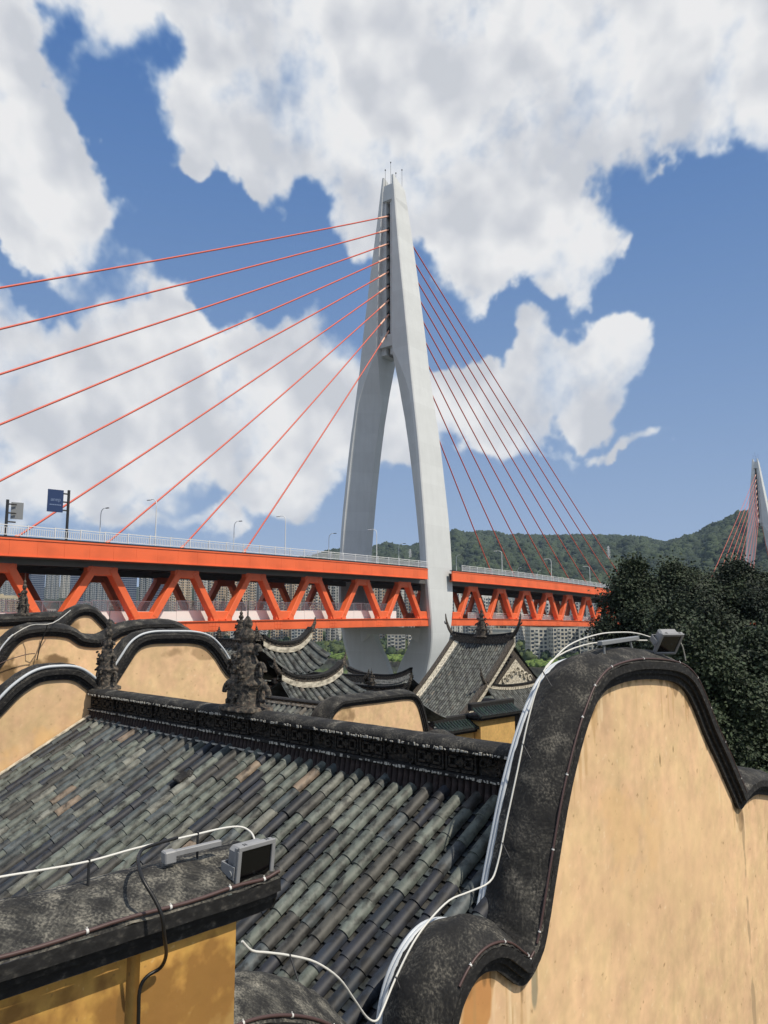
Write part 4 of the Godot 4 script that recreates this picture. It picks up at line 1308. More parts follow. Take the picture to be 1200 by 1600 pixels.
func curved_roof(t: Node3D, a: Vector3, b: Vector3, run: Vector2, drop: float, lift: Vector2, flare: float, gap: float, ridge_h: float, white: bool, ends: Vector2) -> void:
	var length := Vector2(a.x - b.x, a.y - b.y).length()
	var n := maxi(4, int(length / gap))
	var sl := Vector2(run.length(), drop).length()
	var k := maxi(5, int(sl / 0.42))
	var ax3 := (L(b.x, b.y, 0) - L(a.x, a.y, 0)).normalized()
	var bed := MB.new()
	var rows := []
	for i in n + 1:
		var line := PackedVector3Array()
		for j in k + 1:
			var q := slope_point(a, b, run, drop, lift, flare, float(i) / n, float(j) / k)
			line.append(L(q.x, q.y, q.z - 0.02))
		rows.append(line)
	bed.col = CLAY[1]
	bed.grid(rows)
	part(t, "tile_bed", bed, M.tile_far)
	var mb := MB.new()
	var rad := gap * 0.31
	for i in n:
		var tt := (i + 0.5) / n
		for j in k:
			var p0 := slope_point(a, b, run, drop, lift, flare, tt, float(j) / k)
			var p1 := slope_point(a, b, run, drop, lift, flare, tt, float(j + 1) / k)
			var q0 := L(p0.x, p0.y, p0.z)
			var q1 := L(p1.x, p1.y, p1.z)
			var d := q1 - q0
			var up := ax3.cross(d).normalized()
			if up.y < 0: up = -up
			mb.col = Color(0.15, 0.158, 0.15).lerp(tile_colour(), 0.35) * rng.randf_range(0.8, 1.15)
			barrel_into(mb, Transform3D(Basis(d.normalized(), up, d.normalized().cross(up)), q0 + up * 0.01), rad, d.length(), 0.012, 5)
	part(t, "tile_rows", mb, M.tile_far).set_meta("kind", "stuff")
	# ridge following the curve
	var levels := [[0.0, ridge_h * 0.45, 0.15, M.lime if white else M.carved, "ridge_band"], [ridge_h * 0.45, ridge_h * 0.8, 0.11, M.carved, "ridge_frieze"], [ridge_h * 0.8, ridge_h, 0.16, M.soot_dark, "ridge_cap"]]
	var sd := Vector3(run.x, 0, -run.y).normalized()
	for e in levels:
		var m := MB.new()
		var c := [PackedVector3Array(), PackedVector3Array(), PackedVector3Array(), PackedVector3Array(), PackedVector3Array()]
		for i in 17:
			var q := slope_point(a, b, run, drop, lift, flare, i / 16.0, 0.0)
			var o := L(q.x, q.y, q.z)
			var w: float = e[2]
			var cs := [o + sd * w + Vector3(0, e[0], 0), o + sd * w + Vector3(0, e[1], 0), o - sd * w + Vector3(0, e[1], 0), o - sd * w + Vector3(0, e[0], 0), o + sd * w + Vector3(0, e[0], 0)]
			for z in 5: c[z].append(cs[z])
		for z in 4: m.grid([c[z], c[z + 1]])
		part(t, e[4], m, e[3])
	for z in 2:
		var up: float = [ends.x, ends.y][z]
		if up <= 0.0: continue
		var q := slope_point(a, b, run, drop, lift, flare, float(z), 0.0)
		var m := MB.new()
		horn(m, L(q.x, q.y, q.z + ridge_h * 0.6), ax3 * (1.0 if z else -1.0) * up * 0.62, up, 0.12 + 0.07 * up)
		part(t, "horn", m, M.carved)
func make_main_hall() -> void:
	var t := temple("temple_hall", "grey tiled temple roof with carved black ridge filling the centre foreground", "temple", 7.4, 10.1, -10.0)
	var slope := deg_to_rad(28.9)
	var d := Vector3(-cos(slope), -sin(slope), 0)
	var up := Vector3(-sin(slope), cos(slope), 0)
	var basis := Basis(d, up, d.cross(up))
	var shapes := []
	for i in 30: shapes.append(barrel(CLAY[i % 6] * rng.randf_range(0.78, 1.22), 0.072 + 0.002 * (i % 4), 0.428, 0.003).mesh())
	var gap := 0.242
	var len := 0.415
	var spots := []
	for i in 45:
		var v := 15.24 - gap * i
		var off := rng.randf_range(0.0, 0.415)
		var kind := tile_kind()
		for j in 14:
			var s := j * len - off
			if kind == 5 or rng.randf() < 0.72: kind = tile_kind()
			var cut := 0.0
			if s < 0.0: cut = -s
			if s + len > 4.55 or s + len < 0.12: continue
			var p := L(7.30, v, -2.06) + d * s + up * 0.05 + Vector3(0, 0, rng.randf_range(-0.006, 0.006))
			var world := t.to_global(p + d * 0.17)
			# how large it shows: distance to the eye, if it stands in the frame
			var c := world - Vector3(0, EYE, 0)
			var r := c.rotated(Vector3(1, 0, 0), -deg_to_rad(7.82))
			var inside := absf(r.x / -r.z) < 0.51 and absf(r.y / -r.z) < 0.67
			spots.append([c.length() if inside else 1000.0 + c.length(), p, cut, kind])
	spots.sort_custom(func(a, b): return a[0] < b[0])
	var rest := MB.new()
	for i in spots.size():
		var turn := Basis(Vector3(0, 1, 0), rng.randf_range(-0.02, 0.02)) * Basis(Vector3(0, 0, 1), 0.013)
		var cut: float = spots[i][2]
		var xf := Transform3D(basis * turn, spots[i][1])
		if i < 300 and cut < 0.01: put(t, "barrel_tile", shapes[int(spots[i][3]) + 6 * rng.randi_range(0, 4)], M.tile, xf)
		else:
			rest.col = CLAY[spots[i][3]] * rng.randf_range(0.78, 1.22)
			barrel_into(rest, xf.translated_local(Vector3(cut, 0, 0)), 0.074, 0.428 - cut, 0.003, 8)
	part(t, "barrel_tiles", rest, M.tile).set_meta("kind", "stuff")
	# pan tiles in the channels, each lapping the one below
	var pan := MB.new()
	for i in 46:
		var v := 15.24 - gap * (i - 0.5)
		var j := 0
		while j < 38:
			var s := j * 0.118 + rng.randf_range(-0.01, 0.01)
			pan.col = CLAY[1 + rng.randi_range(0, 2)] * rng.randf_range(0.8, 1.2)
			var o := L(7.30, v, -2.06) + d * s + Vector3(0, 0, rng.randf_range(-0.012, 0.012))
			var rowa := PackedVector3Array()
			var rowb := PackedVector3Array()
			var rowc := PackedVector3Array()
			for k in 5:
				var z := -0.1 + 0.2 * k / 4.0
				var sagg := 0.02 * (1.0 - pow(z / 0.1, 2.0))
				rowa.append(o + Vector3(0, 0, z) + up * (0.024 - sagg))
				rowb.append(o + Vector3(0, 0, z) + d * 0.135 + up * (0.05 - sagg))
				rowc.append(o + Vector3(0, 0, z) + d * 0.135 + up * (0.034 - sagg))
			pan.grid([rowa, rowb])
			pan.grid([rowb, rowc])
			j += 1
	part(t, "pan_tiles", pan, M.tile).set_meta("kind", "stuff")
	var bed := MB.new()
	bed.box(L(7.40, 9.95, -2.16) + d * 2.3, d * 2.4, up * 0.05, Vector3(0, 0, 5.38))
	bed.box(L(7.40, 10.03, -2.16) + Vector3(cos(slope), -sin(slope), 0) * 2.3, Vector3(cos(slope), -sin(slope), 0) * 2.4, Vector3(sin(slope), cos(slope), 0) * 0.05, Vector3(0, 0, 5.3))
	part(t, "roof_deck", bed, M.soot_dark)
	var body := MB.new()
	body.abox(L(4.1, 15.3, -10.0), L(10.7, 4.75, -4.15))
	part(t, "wall", body, M.maroon)
	# rear slope
	var rear := MB.new()
	var d2 := Vector3(cos(slope), -sin(slope), 0)
	var up2 := Vector3(sin(slope), cos(slope), 0)
	for i in 44:
		for j in 8:
			rear.col = tile_colour()
			barrel_into(rear, Transform3D(Basis(d2, up2, d2.cross(up2)), L(7.6, 15.24 - gap * i, -2.06) + d2 * (j * 0.56) + up2 * 0.05), 0.083, 0.57, 0.006, 5)
	part(t, "rear_tiles", rear, M.tile_far).set_meta("kind", "stuff")
	# ridge
	var rg := Node3D.new()
	rg.name = "ridge"
	t.add_child(rg)
	var v0 := 4.62
	var v1 := 15.36
	var mb := MB.new()
	mb.abox(L(7.28, v1, -2.2), L(7.62, v0, -1.83))
	part(rg, "base_course", mb, M.maroon)
	mb = MB.new()
	var nroll := 112
	for i in nroll:
		var v := v1 - (i + 0.5) * (v1 - v0) / nroll
		var a := L(7.275, v, -2.10)
		mb.tube([a + Vector3(-0.02, 0, 0), a + Vector3(0.0, 0.13, 0), a + Vector3(0.015, 0.24, 0)], 0.047, 6, 0.04)
	part(rg, "roll_tiles", mb, M.maroon).set_meta("kind", "stuff")
	for lv in [[-1.845, -1.80, 7.22, "lower_ledge"], [-1.55, -1.505, 7.2, "upper_ledge"]]:
		mb = MB.new()
		mb.bbox((L(lv[2], v1, lv[0]) + L(7.68, v0, lv[1])) * 0.5, Vector3((7.68 - lv[2]) * 0.5, 0, 0), Vector3(0, (lv[1] - lv[0]) * 0.5, 0), Vector3(0, 0, (v1 - v0) * 0.5), 0.008)
		part(rg, lv[3], mb, M.soot_dark)
		mb = MB.new()
		var v := v1 - 0.05
		while v > v0 + 0.05:
			var w := rng.randf_range(0.012, 0.05)
			if rng.randf() < 0.72:
				mb.col = Color(1, 1, 1)
				mb.bbox(L(lv[2] - 0.004, v, (lv[0] + lv[1]) * 0.5 + rng.randf_range(-0.006, 0.006)), Vector3(0.006, 0, 0), Vector3(0, rng.randf_range(0.008, 0.02), rng.randf_range(-0.008, 0.008)), Vector3(0, 0, w * 0.5), 0.003)
			v -= w + rng.randf_range(0.006, 0.03)
		part(rg, "porcelain_chips", mb, M.chip).set_meta("kind", "stuff")
	mb = MB.new()
	mb.abox(L(7.34, v1, -1.80), L(7.56, v0, -1.55))
	part(rg, "frieze_ground", mb, M.soot_dark)
	var np := 22
	var pw := (v1 - v0) / np
	for i in np:
		var c := v1 - (i + 0.5) * pw
		mb = MB.new()
		if i % 3 != 2:
			# fret: nested square hooks
			for s in [-1.0, 1.0]:
				var o: float = c + s * pw * 0.24
				for e in [[0.1, 0.1], [0.052, 0.052]]:
					var hw: float = e[0]
					var hh: float = e[1]
					for q in [[0, hh, hw, 0.011], [0, -hh, hw, 0.011], [hw, 0, 0.011, hh], [-hw, 0, 0.011, hh * 0.5]]:
						mb.bbox(L(7.315, o + q[0] * s, -1.675 + q[1]), Vector3(0.03, 0, 0), Vector3(0, q[3] + 0.004, 0), Vector3(0, 0, q[2] + 0.004), 0.004)
			mb.bbox(L(7.31, c, -1.675), Vector3(0.03, 0, 0), Vector3(0, 0.03, 0.03), Vector3(0, -0.03, 0.03), 0.005)
		else:
			mb.abox(L(7.335, c + 0.21, -1.78), L(7.325, c - 0.21, -1.57))
			for z in 9:
				var o := L(7.31, c + rng.randf_range(-0.2, 0.2), -1.675 + rng.randf_range(-0.08, 0.08))
				var pts := []
				var r := rng.randf_range(0.03, 0.07)
				var f0 := rng.randf() * TAU
				for q in 8:
					var f := f0 + q * 0.62
					pts.append(o + Vector3(-0.012 * sin(q), sin(f) * r * (1.0 - q * 0.09), cos(f) * r * (1.0 - q * 0.09)))
				mb.tube(pts, 0.02, 5, 0.01)
		part(rg, "carved_panel", mb, M.frieze)
	mb = MB.new()
	var top := []
	for e in [[7.2, -1.505], [7.21, -1.46], [7.28, -1.425], [7.4, -1.41], [7.52, -1.425], [7.6, -1.46], [7.62, -1.505]]:
		var line := PackedVector3Array()
		for i in 60:
			line.append(L(e[0], v1 - (v1 - v0) * i / 59.0, e[1] + 0.006 * fbm.get_noise_2d(i * 0.9, e[0] * 9.0)))
		top.append(line)
	mb.grid(top)
	part(rg, "ridge_cap", mb, M.soot)
	# white batten under the left half of the ridge and along the gable
	mb = MB.new()
	mb.box(L(7.2, 12.3, -2.0), Vector3(0.012, 0, 0), Vector3(0, 0.012, 0), Vector3(0, 0, 3.0))
	part(t, "flashing", mb, M.chip)
	mb = MB.new()
	mb.box(L(7.25, 15.3, -1.95) + d * 2.2, d * 2.2, up * 0.02, Vector3(0, 0, 0.05))
	part(t, "verge_mortar", mb, M.lime)
	finial(t, "ridge_finial", L(7.4, 10.24, -1.44), 1.5, 0.98)
	finial(t, "ridge_finial", L(7.55, 15.25, -1.44), 1.45, 0.72)
	var o := MB.new()
	o.bbox(Vector3.ZERO, Vector3(0.11, 0, 0.03), Vector3(0.0, 0.025, 0), Vector3(-0.03, 0.01, 0.08), 0.012)
	o.bbox(Vector3(0.08, 0.03, 0.09), Vector3(0.05, 0.02, 0), Vector3(-0.01, 0.02, 0), Vector3(0, 0, 0.05), 0.01)
	var bit := part(self, "broken_tile", o, M.soot)
	bit.position = tp(6.44, 10.48, -2.36)
	bit.rotation_degrees = Vector3(10, TEMPLE_TURN + 30, 24)
	tag(bit, "loose broken tile fragment lying on the grey tiled roof", "tile")

func make_far_halls() -> void:
	M.plain_wall = uvmat(plaster(191, 192, 192, Color8(206, 168, 104), []), 0.85)
	M.plain_wall.uv1_triplanar = true
	M.plain_wall.uv1_scale = Vector3.ONE * 0.3
	# gabled hall below the bridge tower
	var t := temple("temple_hall", "small gabled temple hall with horned ridge in front of the bridge tower", "temple", 46.0, 37.0, -10.0)
	curved_roof(t, Vector3(48.9, 39.7, -2.0), Vector3(48.9, 34.1, -2.0), Vector2(-7.4, 0), 5.7, Vector2(0.25, 0.25), 0.0, 0.24, 0.72, false, Vector2(1.7, 1.7))
	curved_roof(t, Vector3(48.95, 39.7, -2.02), Vector3(48.95, 34.1, -2.02), Vector2(4.6, 0), 3.6, Vector2(0.25, 0.25), 0.0, 0.3, 0.3, false, Vector2.ZERO)
	finial(t, "ridge_finial", L(48.9, 36.9, -1.5), 2.2, 1.3)
	for v in [39.75, 34.05]:
		var cols := [[], [], [], []]
		for i in 15:
			var q := slope_point(Vector3(48.9, v, -2.0), Vector3(48.9, v + 0.01, -2.0), Vector2(-7.2, 0), 5.55, Vector2.ZERO, 0.0, 0.5, i / 14.0)
			cols[0].append(L(q.x, q.y + 0.2, q.z + 0.02)); cols[1].append(L(q.x, q.y + 0.2, q.z + 0.48)); cols[2].append(L(q.x, q.y - 0.2, q.z + 0.48)); cols[3].append(L(q.x, q.y - 0.2, q.z + 0.02))
		var mb := MB.new()
		for j in 3: mb.grid([PackedVector3Array(cols[j]), PackedVector3Array(cols[j + 1])])
		part(t, "verge", mb, M.carved)
		mb = MB.new()
		var a := PackedVector3Array()
		var b := PackedVector3Array()
		for i in 15:
			a.append(cols[3][i] + Vector3(-0.02, -0.12, 0.05)); b.append(cols[3][i] + Vector3(-0.02, 0.2, 0.05))
		mb.grid([a, b])
		if v > 36.0:
			a = PackedVector3Array(); b = PackedVector3Array()
			for i in 15:
				a.append(cols[3][i] + Vector3(0, 0.34, 0.01)); b.append(cols[3][i] + Vector3(-0.05, 0.12, 0.42))
			mb.grid([a, b])
		part(t, "verge_plaster", mb, M.lime)
	var gab := MB.new()
	gab.tri(L(48.9, 34.15, -2.2), L(53.2, 34.15, -5.6), L(44.6, 34.15, -5.6))
	part(t, "gable", gab, M.carved)
	gab = MB.new()
	gab.tri(L(49.3, 34.08, -3.1), L(51.6, 34.08, -4.9), L(46.9, 34.08, -4.9))
	part(t, "gable_plaster", gab, M.lime)
	for i in 7:
		var sc := MB.new()
		var o := L(47.7 + i * 0.55, 34.0, -4.6 + 0.28 * (3.0 - absf(i - 3.0)) * 0.8)
		var pts := []
		for q in 13: pts.append(o + Vector3(cos(q * 0.55) * 0.3 * (1.0 - q * 0.06), sin(q * 0.55) * 0.3 * (1.0 - q * 0.06), 0))
		sc.tube(pts, 0.06, 5)
		part(t, "gable_scroll", sc, M.lime)
	for i in 13:
		var br := MB.new()
		var f := (i + 0.5) / 13.0
		br.bbox(L(lerpf(48.6, 44.9, f), 33.98, lerpf(-2.75, -5.55, f)), Vector3(0.09, 0.07, 0), Vector3(-0.07, 0.09, 0), Vector3(0, 0, 0.16), 0.02)
		part(t, "bracket", br, M.soot_dark)
	curved_roof(t, Vector3(45.4, 34.0, -5.3), Vector3(53.0, 34.0, -5.3), Vector2(0, -2.0), 1.5, Vector2(0.5, 0.5), 0.1, 0.26, 0.4, true, Vector2(1.1, 0.0))
	var body := MB.new()
	body.abox(L(43.5, 39.4, -10.0), L(52.8, 34.4, -6.6))
	part(t, "wall", body, M.maroon)
	# lower wing with a swept ridge to its left
	t = temple("temple_wing", "low temple roof with a swept-up ridge horn left of the gabled hall", "temple", 43.0, 43.0, -10.0)
	curved_roof(t, Vector3(44.0, 46.8, -5.15), Vector3(44.0, 39.9, -5.15), Vector2(-4.2, 0), 2.6, Vector2(0.6, 0.9), 0.1, 0.25, 0.75, true, Vector2(1.0, 0.0))
	curved_roof(t, Vector3(44.1, 46.8, -5.2), Vector3(44.1, 39.9, -5.2), Vector2(3.0, 0), 2.0, Vector2(0.6, 0.9), 0.1, 0.3, 0.2, false, Vector2.ZERO)
	body = MB.new()
	body.abox(L(40.8, 46.4, -10.0), L(46.5, 40.2, -7.4))
	part(t, "wall", body, M.maroon)
	# twin roofs of the opera stage
	t = temple("stage_pavilion", "upper stage pavilion roof with upturned horn right of the ridge finial", "temple", 20.8, 25.0, -10.0, "stage pavilion roofs")
	curved_roof(t, Vector3(19.5, 26.0, -1.45), Vector3(22.1, 26.0, -1.45), Vector2(0, -1.05), 0.85, Vector2(0.4, 0.8), 0.25, 0.27, 0.46, true, Vector2(0.5, 0.6))
	curved_roof(t, Vector3(19.5, 26.05, -1.47), Vector3(22.1, 26.05, -1.47), Vector2(0, 1.5), 0.95, Vector2(0.35, 0.75), 0.25, 0.3, 0.2, false, Vector2.ZERO)
	stage_base(t, 19.6, 22.0, 25.1, 27.0, -2.4)
	t = temple("stage_pavilion", "lower stage pavilion roof with white plaster ridge right of the ridge finial", "temple", 20.6, 23.0, -10.0, "stage pavilion roofs")
	curved_roof(t, Vector3(18.9, 24.0, -2.75), Vector3(22.1, 24.0, -2.75), Vector2(0, -1.2), 0.8, Vector2(0.5, 0.65), 0.2, 0.27, 0.46, true, Vector2(0.55, 0.55))
	curved_roof(t, Vector3(18.9, 24.05, -2.77), Vector3(22.1, 24.05, -2.77), Vector2(0, 0.8), 0.5, Vector2(0.45, 0.6), 0.1, 0.3, 0.2, false, Vector2.ZERO)
	stage_base(t, 19.1, 21.9, 23.1, 24.7, -3.6)
	t = temple("temple_hall", "grey roof with two spires between the yellow gable and the ridge finial", "temple", 18.0, 27.5, -10.0)
	curved_roof(t, Vector3(18.5, 30.5, -1.2), Vector3(18.5, 24.9, -1.2), Vector2(-3.0, 0), 1.6, Vector2.ZERO, 0.0, 0.25, 0.36, false, Vector2.ZERO)
	curved_roof(t, Vector3(18.6, 30.5, -1.2), Vector3(18.6, 24.9, -1.2), Vector2(2.6, 0), 1.5, Vector2.ZERO, 0.0, 0.3, 0.2, false, Vector2.ZERO)
	finial(t, "ridge_finial", L(18.5, 26.05, -0.9), 1.2, 0.8)
	finial(t, "ridge_finial", L(18.5, 27.6, -0.9), 0.55, 0.4)
	finial(t, "ridge_finial", L(18.5, 25.0, -0.9), 0.6, 0.4)
	body = MB.new()
	body.abox(L(16.0, 30.3, -10.0), L(20.7, 25.1, -2.7))
	part(t, "wall", body, M.maroon)
	t = temple("temple_wing", "small greenish tile roof just right of the main ridge finial", "temple", 14.5, 18.8, -10.0)
	curved_roof(t, Vector3(16.0, 21.5, -2.75), Vector3(16.0, 16.6, -2.75), Vector2(-2.8, 0), 1.4, Vector2.ZERO, 0.0, 0.25, 0.16, true, Vector2.ZERO)
	curved_roof(t, Vector3(16.1, 21.5, -2.78), Vector3(16.1, 16.6, -2.78), Vector2(2.4, 0), 1.3, Vector2.ZERO, 0.0, 0.3, 0.2, false, Vector2.ZERO)
	body = MB.new()
	body.abox(L(13.6, 21.3, -10.0), L(18.0, 16.8, -3.95))
	part(t, "wall", body, M.maroon)
	t = temple("temple_hall", "low temple roof with a long straight ridge behind the stage pavilions", "temple", 32.0, 37.5, -10.0)
	curved_roof(t, Vector3(33.0, 42.5, -3.9), Vector3(33.0, 33.6, -3.9), Vector2(-3.4, 0), 1.9, Vector2(0.1, 0.1), 0.0, 0.26, 0.45, false, Vector2(0.4, 0.5))
	curved_roof(t, Vector3(33.1, 42.5, -3.9), Vector3(33.1, 33.6, -3.9), Vector2(3.0, 0), 1.7, Vector2(0.1, 0.1), 0.0, 0.3, 0.2, false, Vector2.ZERO)
	body = MB.new()
	body.abox(L(30.2, 42.2, -10.0), L(35.6, 34.0, -5.6))
	part(t, "wall", body, M.maroon)
	t = temple("temple_wing", "small grey roof with horned ridge peeking over the flat-topped firewall", "temple", 23.5, 24.2, -10.0)
	curved_roof(t, Vector3(24.4, 26.6, -3.35), Vector3(24.4, 22.4, -3.35), Vector2(-2.8, 0), 1.5, Vector2(0.3, 0.3), 0.05, 0.25, 0.4, true, Vector2(0.5, 0.5))
	curved_roof(t, Vector3(24.5, 26.6, -3.37), Vector3(24.5, 22.4, -3.37), Vector2(2.4, 0), 1.3, Vector2(0.3, 0.3), 0.05, 0.3, 0.2, false, Vector2.ZERO)
	finial(t, "ridge_finial", L(24.4, 24.5, -3.0), 0.7, 0.5)
	body = MB.new()
	body.abox(L(22.0, 26.3, -10.0), L(26.5, 22.7, -4.6))
	part(t, "wall", body, M.maroon)
	# two yellow piers with green glazed tile caps
	for q in [[34.2, 37.4, 26.0, -5.5, "yellow wall end with green glazed tile cap beside the big coping"], [31.5, 34.1, 26.4, -6.1, "lower dark wall with green glazed tile cap left of the yellow wall end"]]:
		t = temple("capped_wall", q[4], "wall", (q[0] + q[1]) * 0.5, q[2], -10.0, "walls with green tile caps")
		var mb := MB.new()
		mb.abox(L(q[0], q[2] + 0.8, -10.0), L(q[1], q[2], q[3]))
		part(t, "wall_face", mb, M.plain_wall)
		for z in [[0.18, 0.0, 0.14], [0.32, 0.14, 0.2]]:
			mb = MB.new()
			mb.abox(L(q[0] - z[0], q[2] + 0.8 + z[0], q[3] + z[1]), L(q[1] + z[0], q[2] - z[0], q[3] + z[1] + 0.13))
			part(t, "cornice", mb, M.soot_dark)
		var y: float = q[3] + 0.28
		var nt := int((q[1] - q[0] + 0.6) / 0.25)
		for i in nt:
			mb = MB.new()
			mb.col = Color(0.018, 0.034, 0.024) * rng.randf_range(0.5, 1.4)
			var dd := Vector3(0, -0.5, 0.7).normalized()
			var uu := Vector3(0, 0.7, 0.5).normalized()
			barrel_into(mb, Transform3D(Basis(dd, uu, dd.cross(uu)), L(q[0] - 0.25 + i * 0.25, q[2] + 0.3, y + 0.34)), 0.085, 0.72, 0.01, 7)
			part(t, "glazed_tile", mb, M.glaze)
		mb = MB.new()
		mb.bbox(L((q[0] + q[1]) * 0.5, q[2] + 0.42, y + 0.42), Vector3((q[1] - q[0]) * 0.5 + 0.4, 0, 0), Vector3(0, 0.2, 0), Vector3(0, 0, 0.16), 0.05)
		mb.quad(L(q[0] - 0.3, q[2] - 0.3, y), L(q[1] + 0.3, q[2] - 0.3, y), L(q[1] + 0.3, q[2] + 0.4, y + 0.3), L(q[0] - 0.3, q[2] + 0.4, y + 0.3))
		part(t, "cap_ridge", mb, M.soot_dark)
	# far-left spire on its ridge
	t = temple("spire_ornament", "dark pointed ridge spire at the far left in front of the truss", "ornament", 11.14, 29.25, -0.2)
	finial(t, "spire_body", Vector3.ZERO + Vector3(0, 0.28, 0), 1.35, 0.7)
	var ft := MB.new()
	ft.bbox(Vector3(0, 0.15, 0), Vector3(0.4, 0, 0), Vector3(0, 0.2, 0), Vector3(0, 0, 0.3), 0.04)
	part(t, "plinth", ft, M.soot_dark)
func stage_base(t: Node3D, u0: float, u1: float, v0: float, v1: float, y: float) -> void:
	for q in [[u0, v0], [u1, v0], [u0, v1], [u1, v1]]:
		var c := MB.new()
		c.tube([L(q[0], q[1], -10.0), L(q[0], q[1], y)], 0.14, 8)
		part(t, "column", c, M.maroon)
	var b := MB.new()
	b.abox(L(u0, v1, -10.0), L(u1, v0 + 0.5, y - 0.3))
	part(t, "wall", b, M.soot_dark)
	b = MB.new()
	b.bbox((L(u0, v0, y - 0.12) + L(u1, v0, y - 0.12)) * 0.5, Vector3((u1 - u0) * 0.5 + 0.2, 0, 0), Vector3(0, 0.1, 0), Vector3(0, 0, 0.09), 0.02)
	part(t, "eave_beam", b, M.soot_dark)

# ---------------------------------------------------------------- trees
func leaf_spray(seed_: int, n: int, spread: float, size: float, tint: Color) -> Array:
	var g := RandomNumberGenerator.new()
	g.seed = seed_
	var mb := MB.new()
	# leaves lie roughly across y, tips drooping
	for i in n:
		var o := Vector3(g.randfn(), g.randfn() * 0.35, g.randfn()) * spread * 0.5
		var a := g.randf() * TAU
		var d := Vector3(cos(a), g.randf_range(-0.7, 0.25), sin(a)).normalized()
		var sd := d.cross(Vector3(g.randfn() * 0.35, 1.0, g.randfn() * 0.35)).normalized()
		var nn := sd.cross(d).normalized()
		var l := size * g.randf_range(0.7, 1.3)
		var w := l * 0.34
		mb.col = tint * g.randf_range(0.75, 1.2)
		mb.tri(o, o + d * l * 0.5 + sd * w + nn * w * 0.3, o + d * l)
		mb.tri(o, o + d * l, o + d * l * 0.5 - sd * w + nn * w * 0.3)
	return [mb.v, mb.n, mb.c]
func make_trees() -> void:
	var spray := []
	for i in 8: spray.append(leaf_spray(5 + i, 42, 0.66, 0.135, Color(0.009, 0.018, 0.010).lerp(Color(0.028, 0.046, 0.019), i / 5.0)))
	# x, depth, ground, top, crown radius, label
	var list := [
		[14.1, 44.0, -10.0, 3.0, 2.2, "dark evergreen tree with a pointed top, leftmost beside the orange deck"],
		[17.4, 46.0, -10.0, 3.0, 3.8, "broad dark evergreen tree second from the deck, behind the lamp on the coping"],
		[21.6, 47.0, -10.0, 3.2, 4.2, "tall dark evergreen tree in front of the second bridge tower"],
		[26.0, 46.0, -10.0, 2.6, 4.0, "dark evergreen tree at the right picture edge below the second tower"],
		[14.0, 38.0, -10.0, 0.3, 2.4, "dark tree low beside the deck end, above the coping crown"],
		[12.7, 31.0, -10.0, -0.7, 2.3, "rounded sunlit tree directly behind the right coping shoulder"],
		[15.6, 32.5, -10.0, -0.9, 2.4, "rounded leafy tree at the right edge beside the coping slope"],
		[19.6, 37.0, -10.0, 0.4, 3.6, "deep green tree filling the right edge behind the rounded ones"]]
	for q in list:
		tree("evergreen_tree", q[5], Vector3(q[0], q[2] + EYE, -q[1]), q[3] - q[2], q[4], spray.slice(2, 8) if q[1] < 34.0 else spray.slice(0, 6))  # nearer trees take the lighter sprays: sunlight put into their leaf colour
func tree(called: String, label: String, at: Vector3, H: float, R: float, spray: Array) -> void:
	var t := thing(called, label, "tree", at, rng.randf() * 360.0, "dark trees at the right")
	var mb := MB.new()
	var ch := H * 0.42
	mb.tube(smooth3([Vector3(0, -0.2, 0), Vector3(0.1, ch * 0.6, 0.05), Vector3(-0.1, ch * 1.1, 0.1), Vector3(0, H * 0.75, 0)], 4), 0.28, 8, 0.1)
	part(t, "trunk", mb, M.bark)
	var lobes := []
	for i in 15:
		var f := (i + 0.5) / 15.0
		var a := i * 2.4
		var y := lerpf(H * 0.34, H * 0.93, f)
		var rr := R * (1.0 - pow(absf(f - 0.35) / 0.75, 2.0)) * rng.randf_range(0.45, 0.85)
		var c := Vector3(cos(a) * rr, y, sin(a) * rr)
		lobes.append([c, R * rng.randf_range(0.2, 0.52) * (1.0 - 0.35 * f)])
		mb = MB.new()
		mb.tube(smooth3([Vector3(0, y * 0.72, 0), c * Vector3(0.5, 0.86, 0.5) , c], 3), 0.09, 6, 0.03)
		part(t, "limb", mb, M.bark)
	lobes.append([Vector3(0, H - R * 0.42, 0), R * 0.3])
	lobes.append([Vector3(0.15, H - R * 0.12, 0.1), R * 0.14])
	var pv := PackedVector3Array()
	var pn := PackedVector3Array()
	var pc := PackedColorArray()
	var per := int(100.0 * R / 3.0)
	for l in lobes:
		var tone := rng.randi_range(-2, 2)
		for i in per:
			var d := Vector3(rng.randfn(), rng.randfn(), rng.randfn()).normalized()
			var k: float = l[1] * pow(rng.randf(), 0.3) * (1.0 + 0.3 * fbm.get_noise_3dv(d * 2.0 + l[0]))
			var o: Vector3 = l[0] + d * k * Vector3(1.1, 0.85, 1.1)
			var out := (d + Vector3(0, 0.55, 0) + Vector3(rng.randfn(), rng.randfn(), rng.randfn()) * 0.2).normalized()
			var turn := Basis(Quaternion(Vector3.UP, out)) * Basis(Vector3.UP, rng.randf() * TAU)
			var s: Array = spray[clampi(rng.randi_range(1, 4) + tone, 0, 5)]
			pv.append_array(Transform3D(turn * Basis.from_scale(Vector3.ONE * rng.randf_range(0.8, 1.4)), o) * s[0])
			pn.append_array(Transform3D(turn, Vector3.ZERO) * s[1])
			pc.append_array(s[2])
	var arr := []
	arr.resize(Mesh.ARRAY_MAX)
	arr[Mesh.ARRAY_VERTEX] = pv
	arr[Mesh.ARRAY_NORMAL] = pn
	arr[Mesh.ARRAY_COLOR] = pc
	var am := ArrayMesh.new()
	am.add_surface_from_arrays(Mesh.PRIMITIVE_TRIANGLES, arr)
	put(t, "crown", am, M.leaf_dark)

